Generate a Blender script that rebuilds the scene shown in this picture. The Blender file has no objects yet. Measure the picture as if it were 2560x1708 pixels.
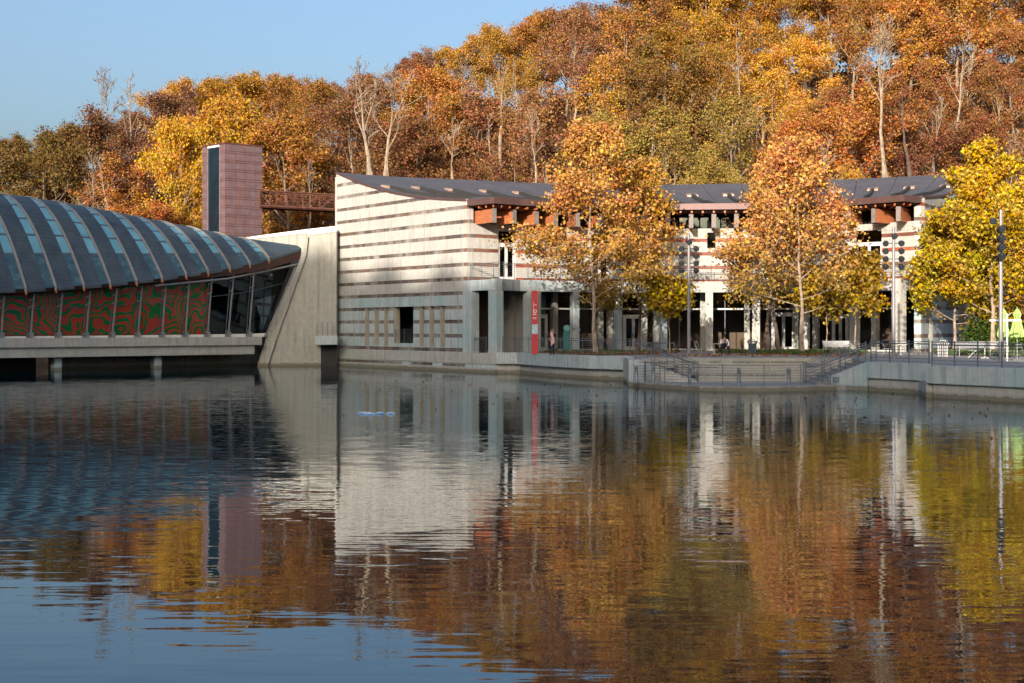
import bpy, math, random
import numpy as np
from mathutils import Vector, Matrix
random.seed(7); RNG = np.random.default_rng(11)
SC = bpy.context.scene
COL = SC.collection
# ---------------------------------------------------------------- camera, sky, sun, exposure
FPX, HZ, CZ = 3555.0, 817.0, 3.3          # focal length in photo pixels, horizon row, eye height above the water
cam = bpy.data.objects.new('camera', bpy.data.cameras.new('camera')); COL.objects.link(cam)
cam.data.lens = 36.0 * FPX / 2560; cam.data.sensor_width = 36; cam.data.shift_y = -(854 - HZ) / 2560
cam.data.clip_start = 0.5; cam.data.clip_end = 3000
cam.location = (0, 0, CZ); cam.rotation_euler = (math.pi / 2, 0, 0)
SC.camera = cam
SUN_AZ = Vector((-0.28, -0.96)); SUN_EL = math.radians(14.5)
world = bpy.data.worlds.new('World'); SC.world = world; world.use_nodes = True
wn = world.node_tree.nodes; wl = world.node_tree.links
for n in list(wn): wn.remove(n)
wo = wn.new('ShaderNodeOutputWorld'); wb = wn.new('ShaderNodeBackground'); ws = wn.new('ShaderNodeTexSky')
ws.sky_type = 'NISHITA'; ws.sun_disc = False; ws.sun_elevation = SUN_EL
ws.sun_rotation = math.atan2(SUN_AZ.x, SUN_AZ.y) % (2 * math.pi)
ws.air_density = 1.0; ws.dust_density = 7.5; ws.ozone_density = 2.6; ws.altitude = 300
wl.new(ws.outputs[0], wb.inputs[0]); wl.new(wb.outputs[0], wo.inputs[0]); wb.inputs[1].default_value = 0.145
sun = bpy.data.objects.new('sun', bpy.data.lights.new('sun', 'SUN')); COL.objects.link(sun)
sun.data.energy = 4.2; sun.data.angle = math.radians(0.55); sun.data.color = (1.0, 0.89, 0.77)
_h = SUN_AZ.normalized()
LD = Vector((-_h.x * math.cos(SUN_EL), -_h.y * math.cos(SUN_EL), -math.sin(SUN_EL)))
sun.rotation_euler = LD.to_track_quat('-Z', 'Y').to_euler(); sun.location = (-30, -60, 60)
SC.view_settings.view_transform = 'Standard'; SC.view_settings.look = 'None'
SC.view_settings.gamma = 1; SC.view_settings.exposure = 0.92; SC.view_settings.use_curve_mapping = False
SC.render.engine = 'CYCLES'
SC.cycles.max_bounces = 8; SC.cycles.diffuse_bounces = 3; SC.cycles.glossy_bounces = 4
SC.cycles.transparent_max_bounces = 12; SC.cycles.transmission_bounces = 4; SC.cycles.caustics_reflective = False
SC.cycles.use_denoising = True

# ---------------------------------------------------------------- helpers
def W(px, py, Y): return Vector(((px - 1280) / FPX * Y, Y, CZ + (HZ - py) / FPX * Y))
def XY(px, Y): return ((px - 1280) / FPX * Y, Y)
def YZ(py, z): return (CZ - z) * FPX / (py - HZ)
def zat(py, Y): return CZ + (HZ - py) / FPX * Y

class MB:
    def __init__(s): s.v = []; s.f = []
    def add(s, vs, fs):
        b = len(s.v); s.v += [tuple(p) for p in vs]; s.f += [tuple(b + i for i in f) for f in fs]; return s
    def hexa(s, a, b):     # a: 4 bottom pts, b: 4 top pts
        return s.add(list(a) + list(b), [(3, 2, 1, 0), (4, 5, 6, 7), (0, 1, 5, 4), (1, 2, 6, 5), (2, 3, 7, 6), (3, 0, 4, 7)])
    def box(s, x0, x1, y0, y1, z0, z1):
        return s.hexa([(x0, y0, z0), (x1, y0, z0), (x1, y1, z0), (x0, y1, z0)], [(x0, y0, z1), (x1, y0, z1), (x1, y1, z1), (x0, y1, z1)])
    def obox(s, c, dx, dy, dz, ax=(1, 0)):   # box centred at c in plan (bottom at c.z), turned so its x axis is ax
        ax = Vector(ax).normalized(); ay = Vector((-ax.y, ax.x)); q = []
        for sx, sy in ((-1, -1), (1, -1), (1, 1), (-1, 1)):
            p = ax * (sx * dx / 2) + ay * (sy * dy / 2); q.append((c[0] + p.x, c[1] + p.y))
        return s.hexa([(x, y, c[2]) for x, y in q], [(x, y, c[2] + dz) for x, y in q])
    def tube(s, pts, r, n=6, cap=True):
        pts = [Vector(p) for p in pts]; rs = r if isinstance(r, (list, tuple)) else [r] * len(pts)
        b = len(s.v); up = Vector((0, 0, 1)); pu = None
        for i, p in enumerate(pts):
            d = (pts[min(i + 1, len(pts) - 1)] - pts[max(i - 1, 0)]).normalized()
            if pu is None: pu = up.cross(d) if abs(d.z) < 0.9 else Vector((1, 0, 0)).cross(d)
            u = (pu - d * pu.dot(d)).normalized(); pu = u; w = d.cross(u)
            for k in range(n):
                a = 2 * math.pi * k / n; s.v.append(tuple(p + (u * math.cos(a) + w * math.sin(a)) * rs[i]))
        for i in range(len(pts) - 1):
            for k in range(n):
                a0 = b + i * n + k; a1 = b + i * n + (k + 1) % n
                s.f.append((a0, a1, a1 + n, a0 + n))
        if cap:
            s.f.append(tuple(b + k for k in range(n))[::-1]); s.f.append(tuple(b + (len(pts) - 1) * n + k for k in range(n)))
        return s
    def lathe(s, c, prof, n=16, axis=None):
        # prof: list of (r, h) along axis (default z)
        ax = Vector(axis or (0, 0, 1)).normalized(); u = ax.orthogonal().normalized(); w = ax.cross(u); c = Vector(c); b = len(s.v)
        for r, h in prof:
            for k in range(n):
                a = 2 * math.pi * k / n; s.v.append(tuple(c + ax * h + (u * math.cos(a) + w * math.sin(a)) * r))
        for i in range(len(prof) - 1):
            for k in range(n):
                a0 = b + i * n + k; a1 = b + i * n + (k + 1) % n; s.f.append((a0, a1, a1 + n, a0 + n))
        s.f.append(tuple(b + k for k in range(n))[::-1]); s.f.append(tuple(b + (len(prof) - 1) * n + k for k in range(n)))
        return s
    def prism(s, poly, z0, z1):     # plan polygon
        n = len(poly); b = len(s.v)
        s.v += [(x, y, z0) for x, y in poly] + [(x, y, z1) for x, y in poly]
        s.f.append(tuple(b + i for i in range(n))[::-1]); s.f.append(tuple(b + n + i for i in range(n)))
        for i in range(n): s.f.append((b + i, b + (i + 1) % n, b + n + (i + 1) % n, b + n + i))
        return s
    def slab3(s, poly, off):        # 3-D polygon extruded by vector off
        n = len(poly); b = len(s.v); off = Vector(off)
        s.v += [tuple(Vector(p)) for p in poly] + [tuple(Vector(p) + off) for p in poly]
        s.f.append(tuple(b + i for i in range(n))); s.f.append(tuple(b + n + i for i in range(n))[::-1])
        for i in range(n): s.f.append((b + (i + 1) % n, b + i, b + n + i, b + n + (i + 1) % n))
        return s
    def build(s, name, mat, parent=None, smooth=False, color=None):
        me = bpy.data.meshes.new(name); me.from_pydata(s.v, [], s.f); me.update()
        if smooth: me.polygons.foreach_set('use_smooth', [True] * len(me.polygons))
        me.materials.append(mat)
        o = bpy.data.objects.new(name, me); COL.objects.link(o)
        if parent is not None: o.parent = parent
        if color: o.color = (*color, 1)
        return o
def tag(o, label=None, cat=None, group=None, kind=None):
    if label: o['label'] = label
    if cat: o['category'] = cat
    if group: o['group'] = group
    if kind: o['kind'] = kind
    return o
def thing(name, label, cat, group=None, loc=(0, 0, 0), rz=0):
    o = bpy.data.objects.new(name, None); COL.objects.link(o); o.location = loc; o.rotation_euler = (0, 0, rz)
    o.empty_display_size = 0.2
    return tag(o, label, cat, group)
def dup(root, loc, rz=0, label=None, scale=None):
    r = root.copy(); COL.objects.link(r); r.location = loc; r.rotation_euler = (0, 0, rz)
    if scale: r.scale = scale
    if label: r['label'] = label
    for ch in list(root.children):
        c = ch.copy(); COL.objects.link(c); c.parent = r
        for g in list(ch.children):
            d = g.copy(); COL.objects.link(d); d.parent = c
    return r
class Path:
    def __init__(s, pts):
        s.p = [Vector((a[0], a[1])) for a in pts]; s.L = [0]
        for a, b in zip(s.p, s.p[1:]): s.L.append(s.L[-1] + (b - a).length)
        s.len = s.L[-1]; sn = []
        for a, b in zip(s.p, s.p[1:]):
            d = (b - a).normalized(); sn.append(Vector((d.y, -d.x)))
        s.n = [sn[0]] + [(sn[i] + sn[i + 1]) / (1 + sn[i].dot(sn[i + 1])) for i in range(len(sn) - 1)] + [sn[-1]]
    def seg(s, u):
        i = 0
        while i < len(s.p) - 2 and u > s.L[i + 1]: i += 1
        return i, (u - s.L[i]) / (s.L[i + 1] - s.L[i])
    def at(s, u, off=0.0, z=0.0):
        i, t = s.seg(u); q = s.p[i].lerp(s.p[i + 1], t) + s.n[i].lerp(s.n[i + 1], t) * off
        return Vector((q.x, q.y, z))
    def dir(s, u):
        i, t = s.seg(u); return (s.p[i + 1] - s.p[i]).normalized()
    def nrm(s, u):
        d = s.dir(u); return Vector((d.y, -d.x))
    def upx(s, px):         # arc length where the sight line through photo column px meets the path
        k = (px - 1280) / FPX
        for i in range(len(s.p) - 1):
            a, b = s.p[i], s.p[i + 1]; fa = a.x - k * a.y; fb = b.x - k * b.y
            if fa * fb <= 0: return s.L[i] + (s.L[i + 1] - s.L[i]) * fa / (fa - fb)
        a, b = (s.p[0], s.p[1]) if abs(s.p[0].x / s.p[0].y - k) < abs(s.p[-1].x / s.p[-1].y - k) else (s.p[-2], s.p[-1])
        fa = a.x - k * a.y; fb = b.x - k * b.y
        t = fa / (fa - fb); return (s.L[0] if a is s.p[0] else s.L[-2]) + t * (b - a).length
    def cuts(s, u0, u1): return [u0] + [l for l in s.L if u0 + 1e-4 < l < u1 - 1e-4] + [u1]
    def box(s, mb, u0, u1, z0, z1, o0, o1):    # o1 = outer offset (towards the viewer), o0 = inner
        c = s.cuts(u0, u1)
        vs = []
        for u in c: vs += [s.at(u, o1, z0), s.at(u, o0, z0), s.at(u, o0, z1), s.at(u, o1, z1)]
        fs = [(0, 1, 2, 3)]; n = len(c)
        for i in range(n - 1):
            a = 4 * i; b = a + 4
            for k in range(4):
                j = (k + 1) % 4; fs.append((a + k, b + k, b + j, a + j))
        fs.append(tuple(4 * (n - 1) + k for k in (3, 2, 1, 0)))
        mb.add(vs, fs); return mb
def rect_minus(u0, u1, z0, z1, holes):
    us = sorted({u0, u1} | {h for H in holes for h in H[:2] if u0 < h < u1}); zs = sorted({z0, z1} | {h for H in holes for h in H[2:] if z0 < h < z1})
    out = []
    for a, b in zip(us, us[1:]):
        run = None
        for c, d in zip(zs, zs[1:]):
            mu, mz = (a + b) / 2, (c + d) / 2
            if any(H[0] < mu < H[1] and H[2] < mz < H[3] for H in holes):
                if run: out.append((a, b, *run)); run = None
            else: run = (run[0], d) if run else (c, d)
        if run: out.append((a, b, *run))
    return out
def ptin(x, y, poly):
    c = False; j = len(poly) - 1
    for i in range(len(poly)):
        if (poly[i][1] > y) != (poly[j][1] > y) and x < (poly[j][0] - poly[i][0]) * (y - poly[i][1]) / (poly[j][1] - poly[i][1]) + poly[i][0]: c = not c
        j = i
    return c

# ---------------------------------------------------------------- materials
class NT:
    def __init__(s, name):
        s.m = bpy.data.materials.new(name); s.m.use_nodes = True; s.t = s.m.node_tree; s.t.nodes.clear()
        s.out = s.N('ShaderNodeOutputMaterial')
    def N(s, typ, **kw):
        n = s.t.nodes.new(typ)
        for k, v in kw.items(): setattr(n, k, v)
        return n
    def L(s, a, b): s.t.links.new(a, b)
    def set(s, n, key, v):
        if isinstance(v, bpy.types.NodeSocket): s.L(v, n.inputs[key])
        else: n.inputs[key].default_value = v
    def math(s, op, a, b=0.0, c=None):
        n = s.N('ShaderNodeMath', operation=op); s.set(n, 0, a); s.set(n, 1, b)
        if c is not None: s.set(n, 2, c)
        return n.outputs[0]
    def vmath(s, op, a, b=None):
        n = s.N('ShaderNodeVectorMath', operation=op); s.set(n, 0, a)
        if b is not None: s.set(n, 1, b)
        return n.outputs[0]
    def pos(s, scale=(1, 1, 1), obj=False):
        o = s.N('ShaderNodeTexCoord').outputs['Object'] if obj else s.N('ShaderNodeNewGeometry').outputs['Position']
        return s.vmath('MULTIPLY', o, scale)
    def noise(s, vec, scale=1.0, detail=4.0, rough=0.55, dist=0.0, color=False):
        n = s.N('ShaderNodeTexNoise'); s.set(n, 'Vector', vec); s.set(n, 'Scale', scale); s.set(n, 'Detail', detail); s.set(n, 'Roughness', rough); s.set(n, 'Distortion', dist)
        return n.outputs['Color' if color else 0]
    def ramp(s, fac, stops, interp='LINEAR'):
        n = s.N('ShaderNodeValToRGB'); s.set(n, 0, fac); e = n.color_ramp.elements; n.color_ramp.interpolation = interp
        while len(e) < len(stops): e.new(0.5)
        for el, (p, c) in zip(e, stops): el.position = p; el.color = (*c, 1) if len(c) == 3 else c
        return n.outputs[0]
    def mix(s, fac, a, b, typ='MIX'):
        n = s.N('ShaderNodeMix', data_type='RGBA', blend_type=typ)
        for k, v in ((0, fac), (6, a), (7, b)):
            if isinstance(v, tuple) and len(v) == 3: v = (*v, 1)
            s.set(n, k, v)
        return n.outputs[2]
    def bump(s, h, dist=0.01, strength=1.0):
        n = s.N('ShaderNodeBump'); s.set(n, 'Height', h); s.set(n, 'Distance', dist); s.set(n, 'Strength', strength); return n.outputs[0]
    def bsdf(s, color, rough=0.7, metal=0.0, spec=0.5, normal=None, **kw):
        n = s.N('ShaderNodeBsdfPrincipled')
        if isinstance(color, tuple) and len(color) == 3: color = (*color, 1)
        s.set(n, 'Base Color', color); s.set(n, 'Roughness', rough); s.set(n, 'Metallic', metal); s.set(n, 'Specular IOR Level', spec)
        if normal is not None: s.set(n, 'Normal', normal)
        for k, v in kw.items(): s.set(n, k, v)
        s.L(n.outputs[0], s.out.inputs[0]); return n
def flat(name, c, rough=0.6, metal=0.0, var=0.18, scale=3.0, bump=0.0):
    t = NT(name); f = t.noise(t.pos(), scale, 4)
    lo = tuple(x * (1 - var) for x in c); hi = tuple(min(1, x * (1 + var)) for x in c)
    t.bsdf(t.ramp(f, [(0.3, lo), (0.7, hi)]), t.math('MULTIPLY_ADD', f, 0.25, rough - 0.12), metal, normal=t.bump(f, bump) if bump else None); return t.m
def concrete(name, base, stain, streak=0.5, tint=None, dark=None, joint=None):
    t = NT(name); p = t.pos()
    big = t.noise(p, 0.35, 5, 0.6); mid = t.noise(p, 1.9, 5, 0.6); fine = t.noise(p, 16, 3)
    st = t.noise(t.pos((3.2, 3.2, 0.22)), 1.0, 4, 0.6, 0.4)
    board = t.noise(t.pos((7, 7, 0.05)), 1.0, 1)
    c = t.ramp(mid, [(0.30, tuple(x * 0.86 for x in base)), (0.7, tuple(x * 1.08 for x in base))])
    c = t.mix(t.math('MULTIPLY', t.ramp(st, [(0.50, (0, 0, 0)), (0.66, (1, 1, 1))]), streak), c, stain)
    if tint: c = t.mix(t.math('MULTIPLY', t.ramp(big, [(0.5, (0, 0, 0)), (0.64, (1, 1, 1))]), 0.6), c, tint)
    c = t.mix(0.35, c, t.ramp(board, [(0.3, (0.78, 0.78, 0.78)), (0.7, (1.1, 1.1, 1.1))]), 'MULTIPLY')
    c = t.mix(0.30, c, t.ramp(fine, [(0.35, (0.75, 0.75, 0.75)), (0.65, (1.1, 1.1, 1.1))]), 'MULTIPLY')
    if dark is not None:     # waterline grime: algae and wet band just above the pond
        z = t.N('ShaderNodeSeparateXYZ'); t.L(p, z.inputs[0])
        w = t.math('ADD', z.outputs[2], t.math('MULTIPLY', mid, -0.35))
        c = t.mix(t.ramp(w, [(0.0, (.8, .8, .8)), (0.02, (0.4, 0.4, 0.4)), (0.14, (0, 0, 0))]), c, dark)
    t.bsdf(c, 0.85, 0, 0.3, t.bump(t.math('ADD', fine, t.math('MULTIPLY', board, 1.5)), 0.012)); return t.m
M = {}
M['conc_warm'] = concrete('concrete_cream', (0.47, 0.45, 0.405), (0.31, 0.295, 0.265), 0.55, (0.38, 0.375, 0.36))
M['conc'] = concrete('concrete_grey', (0.42, 0.41, 0.37), (0.26, 0.26, 0.235), 0.5, (0.33, 0.38, 0.35), (0.12, 0.10, 0.06))
M['conc_shade'] = concrete('concrete_shade_blue', (0.42, 0.465, 0.46), (0.22, 0.27, 0.28), 0.7, (0.27, 0.41, 0.42), (0.13, 0.12, 0.08))  # concrete for shaded walls: lifted, bluish shade tint put into its colour
M['conc_ab'] = concrete('concrete_abutment', (0.38, 0.362, 0.31), (0.20, 0.195, 0.175), 0.6, (0.31, 0.31, 0.26), (0.12, 0.10, 0.06))
M['paving'] = concrete('paving_concrete', (0.28, 0.275, 0.265), (0.2, 0.2, 0.2), 0.2, (0.24, 0.24, 0.25))
M['riser'] = concrete('riser_concrete', (0.35, 0.335, 0.29), (0.25, 0.235, 0.205), 0.4, (0.38, 0.345, 0.27))
M['white'] = flat('white_frame', (0.55, 0.54, 0.52), 0.45, 0, 0.08)
M['coping'] = flat('white_coping', (0.72, 0.68, 0.62), 0.6, 0, 0.08)
M['steel'] = flat('brushed_steel', (0.30, 0.30, 0.31), 0.42, 0.55, 0.1)
M['rail'] = flat('grey_steel_rail', (0.13, 0.14, 0.155), 0.5, 0.2, 0.12)
M['rail_dark'] = flat('blue_grey_steel', (0.085, 0.105, 0.13), 0.5, 0.2, 0.12)
M['pole'] = flat('pale_grey_pole', (0.20, 0.19, 0.20), 0.45, 0.1, 0.06)
M['black'] = flat('black_lamp_housing', (0.012, 0.013, 0.016), 0.35, 0, 0.1)
M['lens'] = flat('dark_lens', (0.03, 0.035, 0.04), 0.12, 0, 0.1)
M['brown'] = flat('brown_fascia', (0.115, 0.062, 0.055), 0.45, 0.3, 0.15, 1.2)
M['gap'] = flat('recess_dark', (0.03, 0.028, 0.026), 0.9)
M['inner'] = flat('interior_brown', (0.11, 0.075, 0.05), 0.9, 0, 0.3, 0.6)
M['inner_l'] = flat('interior_plaster', (0.27, 0.26, 0.235), 0.9, 0, 0.15, 0.6)
M['rust'] = flat('rusted_steel', (0.12, 0.045, 0.028), 0.75, 0.1, 0.35, 2.0)
M['red'] = flat('red_sign_panel', (0.45, 0.012, 0.022), 0.45, 0, 0.06)
M['paper'] = None
M['lime'] = flat('lime_canvas', (0.30, 0.43, 0.12), 0.9, 0, 0.12)
M['grey_bin'] = flat('blue_grey_paint', (0.10, 0.13, 0.16), 0.5, 0.1, 0.12)
M['ink'] = flat('dark_lettering', (0.02, 0.018, 0.015), 0.7)
M['bark_pale'] = flat('pale_bark', (0.24, 0.185, 0.13), 0.9, 0, 0.45, 2.2, 0.02)
M['bark_syc'] = flat('sycamore_bark', (0.28, 0.21, 0.155), 0.9, 0, 0.5, 3.0, 0.02)
M['bark_dark'] = flat('dark_bark', (0.085, 0.06, 0.045), 0.95, 0, 0.4, 3.0, 0.02)
M['twig'] = flat('grey_twig', (0.17, 0.13, 0.10), 0.95, 0, 0.3, 3.0)
M['skin'] = flat('skin', (0.42, 0.22, 0.15), 0.6, 0, 0.06)
M['hair'] = flat('dark_hair', (0.015, 0.01, 0.008), 0.7)
M['cloth_black'] = flat('black_cloth', (0.012, 0.013, 0.018), 0.9)
M['cloth_white'] = flat('white_cloth', (0.6, 0.6, 0.66), 0.9, 0, 0.06)
M['teal'] = flat('teal_panel', (0.03, 0.2, 0.2), 0.6)

def m_object_tint(name, rough=0.7, metal=0.0, grain=(1, 1, 1), gscale=3.0, lo=0.6, hi=1.3, bump=0.0, smear=None):
    t = NT(name); oi = t.N('ShaderNodeObjectInfo'); f = t.noise(t.pos(grain), gscale, 5, 0.62)
    c = t.mix(1.0, oi.outputs['Color'], t.ramp(f, [(0.3, (lo,) * 3), (0.7, (hi,) * 3)]), 'MULTIPLY')
    if smear: c = t.mix(t.ramp(t.noise(t.pos((1, 1, 0.4)), 0.55, 5, 0.7), [(0.47, (0, 0, 0)), (0.68, (.85, .85, .85))]), c, smear)
    t.bsdf(c, rough, metal, 0.4, t.bump(f, bump) if bump else None); return t.m
M['stripe'] = m_object_tint('weathered_board', 0.75, 0, (1, 1, 6), 1.3, 0.5, 1.4, 0.01, (0.36, 0.33, 0.29))
M['stripe_red'] = m_object_tint('red_board', 0.6, 0, (1, 1, 8), 1.3, 0.45, 1.5, 0.01)
M['tint'] = m_object_tint('painted_surface', 0.7)

def m_wood():
    t = NT('orange_wood'); f = t.noise(t.pos((1.5, 1.5, 16)), 1.0, 4, 0.5, 0.6)
    t.bsdf(t.ramp(f, [(0.3, (0.30, 0.09, 0.035)), (0.7, (0.47, 0.165, 0.07))]), 0.5, 0, 0.4); return t.m
M['wood'] = m_wood()
def m_roof():
    t = NT('dark_standing_seam'); p = t.pos(); z = t.N('ShaderNodeSeparateXYZ'); t.L(p, z.inputs[0])
    f = t.noise(p, 0.6, 5, 0.6); f2 = t.noise(p, 9, 3)
    ln = t.math('FRACT', t.math('MULTIPLY', z.outputs[2], 3.1))
    seam = t.ramp(ln, [(0.0, (0.55, 0.55, 0.55)), (0.07, (1, 1, 1)), (0.93, (1, 1, 1)), (1.0, (0.6, 0.6, 0.6))])
    c = t.ramp(f, [(0.3, (0.046, 0.064, 0.078)), (0.7, (0.074, 0.094, 0.108))])
    c = t.mix(0.8, c, seam, 'MULTIPLY'); stk = t.noise(t.pos((1.6, 1.6, 0.16)), 1.0, 5, 0.65); c = t.mix(0.6, c, t.ramp(stk, [(0.35, (.72, .72, .72)), (0.65, (1.25, 1.25, 1.25))]), 'MULTIPLY')
    t.bsdf(c, t.math('MULTIPLY_ADD', f2, 0.2, 0.42), 0.2, 0.4, t.bump(f2, 0.01)); return t.m
M['roof_seam'] = m_roof()
def m_roof2():
    t = NT('dark_roof_sheet'); f = t.noise(t.pos((1, 1, 1)), 0.5, 5, 0.65); f2 = t.noise(t.pos(), 22, 3)
    c = t.ramp(f, [(0.3, (0.078, 0.074, 0.080)), (0.7, (0.115, 0.108, 0.112))])
    c = t.mix(0.5, c, t.ramp(f2, [(0.35, (0.75, 0.75, 0.75)), (0.65, (1.15, 1.15, 1.15))]), 'MULTIPLY')
    t.bsdf(c, 0.6, 0.1, 0.4, t.bump(f2, 0.02)); return t.m
M['roof_sheet'] = m_roof2()
def m_copper():
    t = NT('copper_cladding'); p = t.pos()
    f = t.noise(p, 1.3, 5, 0.65); st = t.noise(t.pos((5, 5, 0.5)), 1.0, 4, 0.65)
    c = t.ramp(f, [(0.3, (0.13, 0.080, 0.084)), (0.7, (0.19, 0.132, 0.142))])
    c = t.mix(t.ramp(st, [(0.54, (0, 0, 0)), (0.7, (0.85, 0.85, 0.85))]), c, (0.26, 0.085, 0.045))
    t.bsdf(c, 0.5, 0.25, 0.4, t.bump(f, 0.01)); return t.m
M['copper'] = m_copper()
M['rib_metal'] = flat('pale_rib_metal', (0.27, 0.25, 0.225), 0.5, 0.2, 0.12)
M['edge_grey'] = flat('warm_grey_edge', (0.17, 0.14, 0.13), 0.6)
M['copper_light'] = flat('bright_copper', (0.42, 0.27, 0.19), 0.5, 0.1, 0.2)
M['copper_seam'] = flat('copper_seam', (0.11, 0.038, 0.024), 0.6, 0.2, 0.35, 2.5)
def m_glass(name, tint, refl, trans_col, rough=0.03, fk=1.3):
    t = NT(name); g = t.N('ShaderNodeBsdfGlossy'); t.set(g, 'Color', (*tint, 1)); t.set(g, 'Roughness', rough)
    wob = t.noise(t.pos(), 0.6, 2, color=True)
    nn = t.vmath('NORMALIZE', t.vmath('ADD', t.N('ShaderNodeNewGeometry').outputs['Normal'], t.vmath('MULTIPLY', t.vmath('SUBTRACT', wob, (0.5, 0.5, 0.5)), (0.02, 0.02, 0.02))))
    t.set(g, 'Normal', nn)
    tr = t.N('ShaderNodeBsdfTransparent'); t.set(tr, 'Color', (*trans_col, 1))
    fr = t.N('ShaderNodeFresnel'); t.set(fr, 'IOR', 1.5); f = t.math('ADD', t.math('MULTIPLY', fr.outputs[0], fk), refl)
    mx = t.N('ShaderNodeMixShader'); t.L(t.math('MINIMUM', f, 0.95), mx.inputs[0]); t.L(tr.outputs[0], mx.inputs[1]); t.L(g.outputs[0], mx.inputs[2])
    t.L(mx.outputs[0], t.out.inputs[0]); return t.m
M['glass'] = m_glass('window_glass', (0.8, 0.9, 0.95), 0.0, (0.98, 0.99, 0.99), fk=0.45)
M['tower_glass'] = flat('dark_blue_glass', (0.006, 0.012, 0.02), 0.12, 0, 0.4, 1.0)
M['glass_dark'] = m_glass('dark_glass', (0.45, 0.55, 0.62), 0.06, (0.08, 0.12, 0.14))
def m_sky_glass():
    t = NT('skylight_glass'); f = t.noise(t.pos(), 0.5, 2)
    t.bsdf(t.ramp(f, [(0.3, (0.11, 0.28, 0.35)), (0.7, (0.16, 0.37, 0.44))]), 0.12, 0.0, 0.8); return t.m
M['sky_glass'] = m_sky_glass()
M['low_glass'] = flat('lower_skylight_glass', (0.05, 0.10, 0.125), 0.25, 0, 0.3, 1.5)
M['jamb'] = concrete('slot_concrete_bounce', (0.42, 0.39, 0.31), (0.30, 0.27, 0.22), 0.5)  # beige jamb concrete with warm ground bounce put into its colour
def m_mural():
    t = NT('swirl_mural'); p = t.pos((1, 1, 1)); wob = t.vmath('SUBTRACT', t.noise(p, 0.38, 2.0, 0.5, color=True), (0.5, 0.5, 0.5))
    q = t.vmath('ADD', p, t.vmath('MULTIPLY', wob, (3.2, 3.2, 3.2)))
    v = t.N('ShaderNodeTexVoronoi', feature='F1'); t.L(t.vmath('MULTIPLY', q, (1, 1, 0.8)), v.inputs['Vector']); t.set(v, 'Scale', 0.2)
    s = t.math('SINE', t.math('MULTIPLY', v.outputs['Distance'], 84.0))
    f = t.ramp(t.math('MULTIPLY_ADD', s, 0.5, 0.5), [(0.42, (0, 0, 0)), (0.50, (1, 1, 1))])
    t.bsdf(t.mix(f, (0.008, 0.19, 0.05), (0.50, 0.06, 0.035)), 0.8, 0, 0.2); return t.m
M['mural'] = m_mural()
def m_paper():
    t = NT('printed_map'); f = t.noise(t.pos(), 2.5, 4, 0.7); g = t.noise(t.pos(), 6, 2)
    c = t.ramp(f, [(0.4, (0.5, 0.56, 0.6)), (0.5, (0.2, 0.36, 0.45)), (0.56, (0.55, 0.6, 0.62)), (0.66, (0.36, 0.42, 0.56))])
    t.bsdf(c, 0.6); return t.m
M['paper'] = m_paper()
def m_leaf(name, trans=0.4, grad=None, var=0.35):
    # grad: (z0, z1, low colour multiplier) mixes towards another true leaf colour low in the crown
    t = NT(name); oi = t.N('ShaderNodeObjectInfo'); ge = t.N('ShaderNodeNewGeometry')
    r = ge.outputs['Random Per Island']; p = t.pos(obj=True)
    n1 = t.noise(t.pos(), 0.45, 2, 0.5); col = oi.outputs['Color']
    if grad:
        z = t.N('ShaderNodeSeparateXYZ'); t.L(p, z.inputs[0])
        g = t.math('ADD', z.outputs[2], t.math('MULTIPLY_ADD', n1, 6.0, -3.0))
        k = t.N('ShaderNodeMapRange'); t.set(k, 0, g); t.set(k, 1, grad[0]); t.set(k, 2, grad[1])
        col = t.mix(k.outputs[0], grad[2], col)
    hsv = t.N('ShaderNodeHueSaturation')
    t.set(hsv, 'Hue', t.math('ADD', 0.5, t.math('ADD', t.math('MULTIPLY', t.math('SUBTRACT', r, 0.5), 0.055), t.math('MULTIPLY', t.math('SUBTRACT', n1, 0.5), 0.09))))
    r2 = t.math('FRACT', t.math('MULTIPLY', r, 37.7))
    t.set(hsv, 'Value', t.math('MULTIPLY_ADD', r2, var * 2, 1 - var)); t.set(hsv, 'Saturation', t.math('MULTIPLY_ADD', t.math('FRACT', t.math('MULTIPLY', r, 91.3)), 0.25, 0.85)); t.L(col, hsv.inputs['Color'])
    d = t.N('ShaderNodeBsdfDiffuse'); t.L(hsv.outputs[0], d.inputs[0])
    tl = t.N('ShaderNodeBsdfTranslucent'); t.L(t.mix(1.0, hsv.outputs[0], (1.0, 0.92, 0.6), 'MULTIPLY'), tl.inputs[0])
    mx = t.N('ShaderNodeMixShader'); mx.inputs[0].default_value = trans; t.L(d.outputs[0], mx.inputs[1]); t.L(tl.outputs[0], mx.inputs[2])
    t.L(mx.outputs[0], t.out.inputs[0]); return t.m
M['leaf'] = m_leaf('autumn_leaf', 0.35)
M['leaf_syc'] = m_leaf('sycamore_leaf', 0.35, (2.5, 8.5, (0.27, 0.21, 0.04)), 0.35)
M['leaf_yel'] = m_leaf('yellow_leaf', 0.4, (0.0, 14.0, (0.38, 0.27, 0.015)), 0.4)
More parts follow.
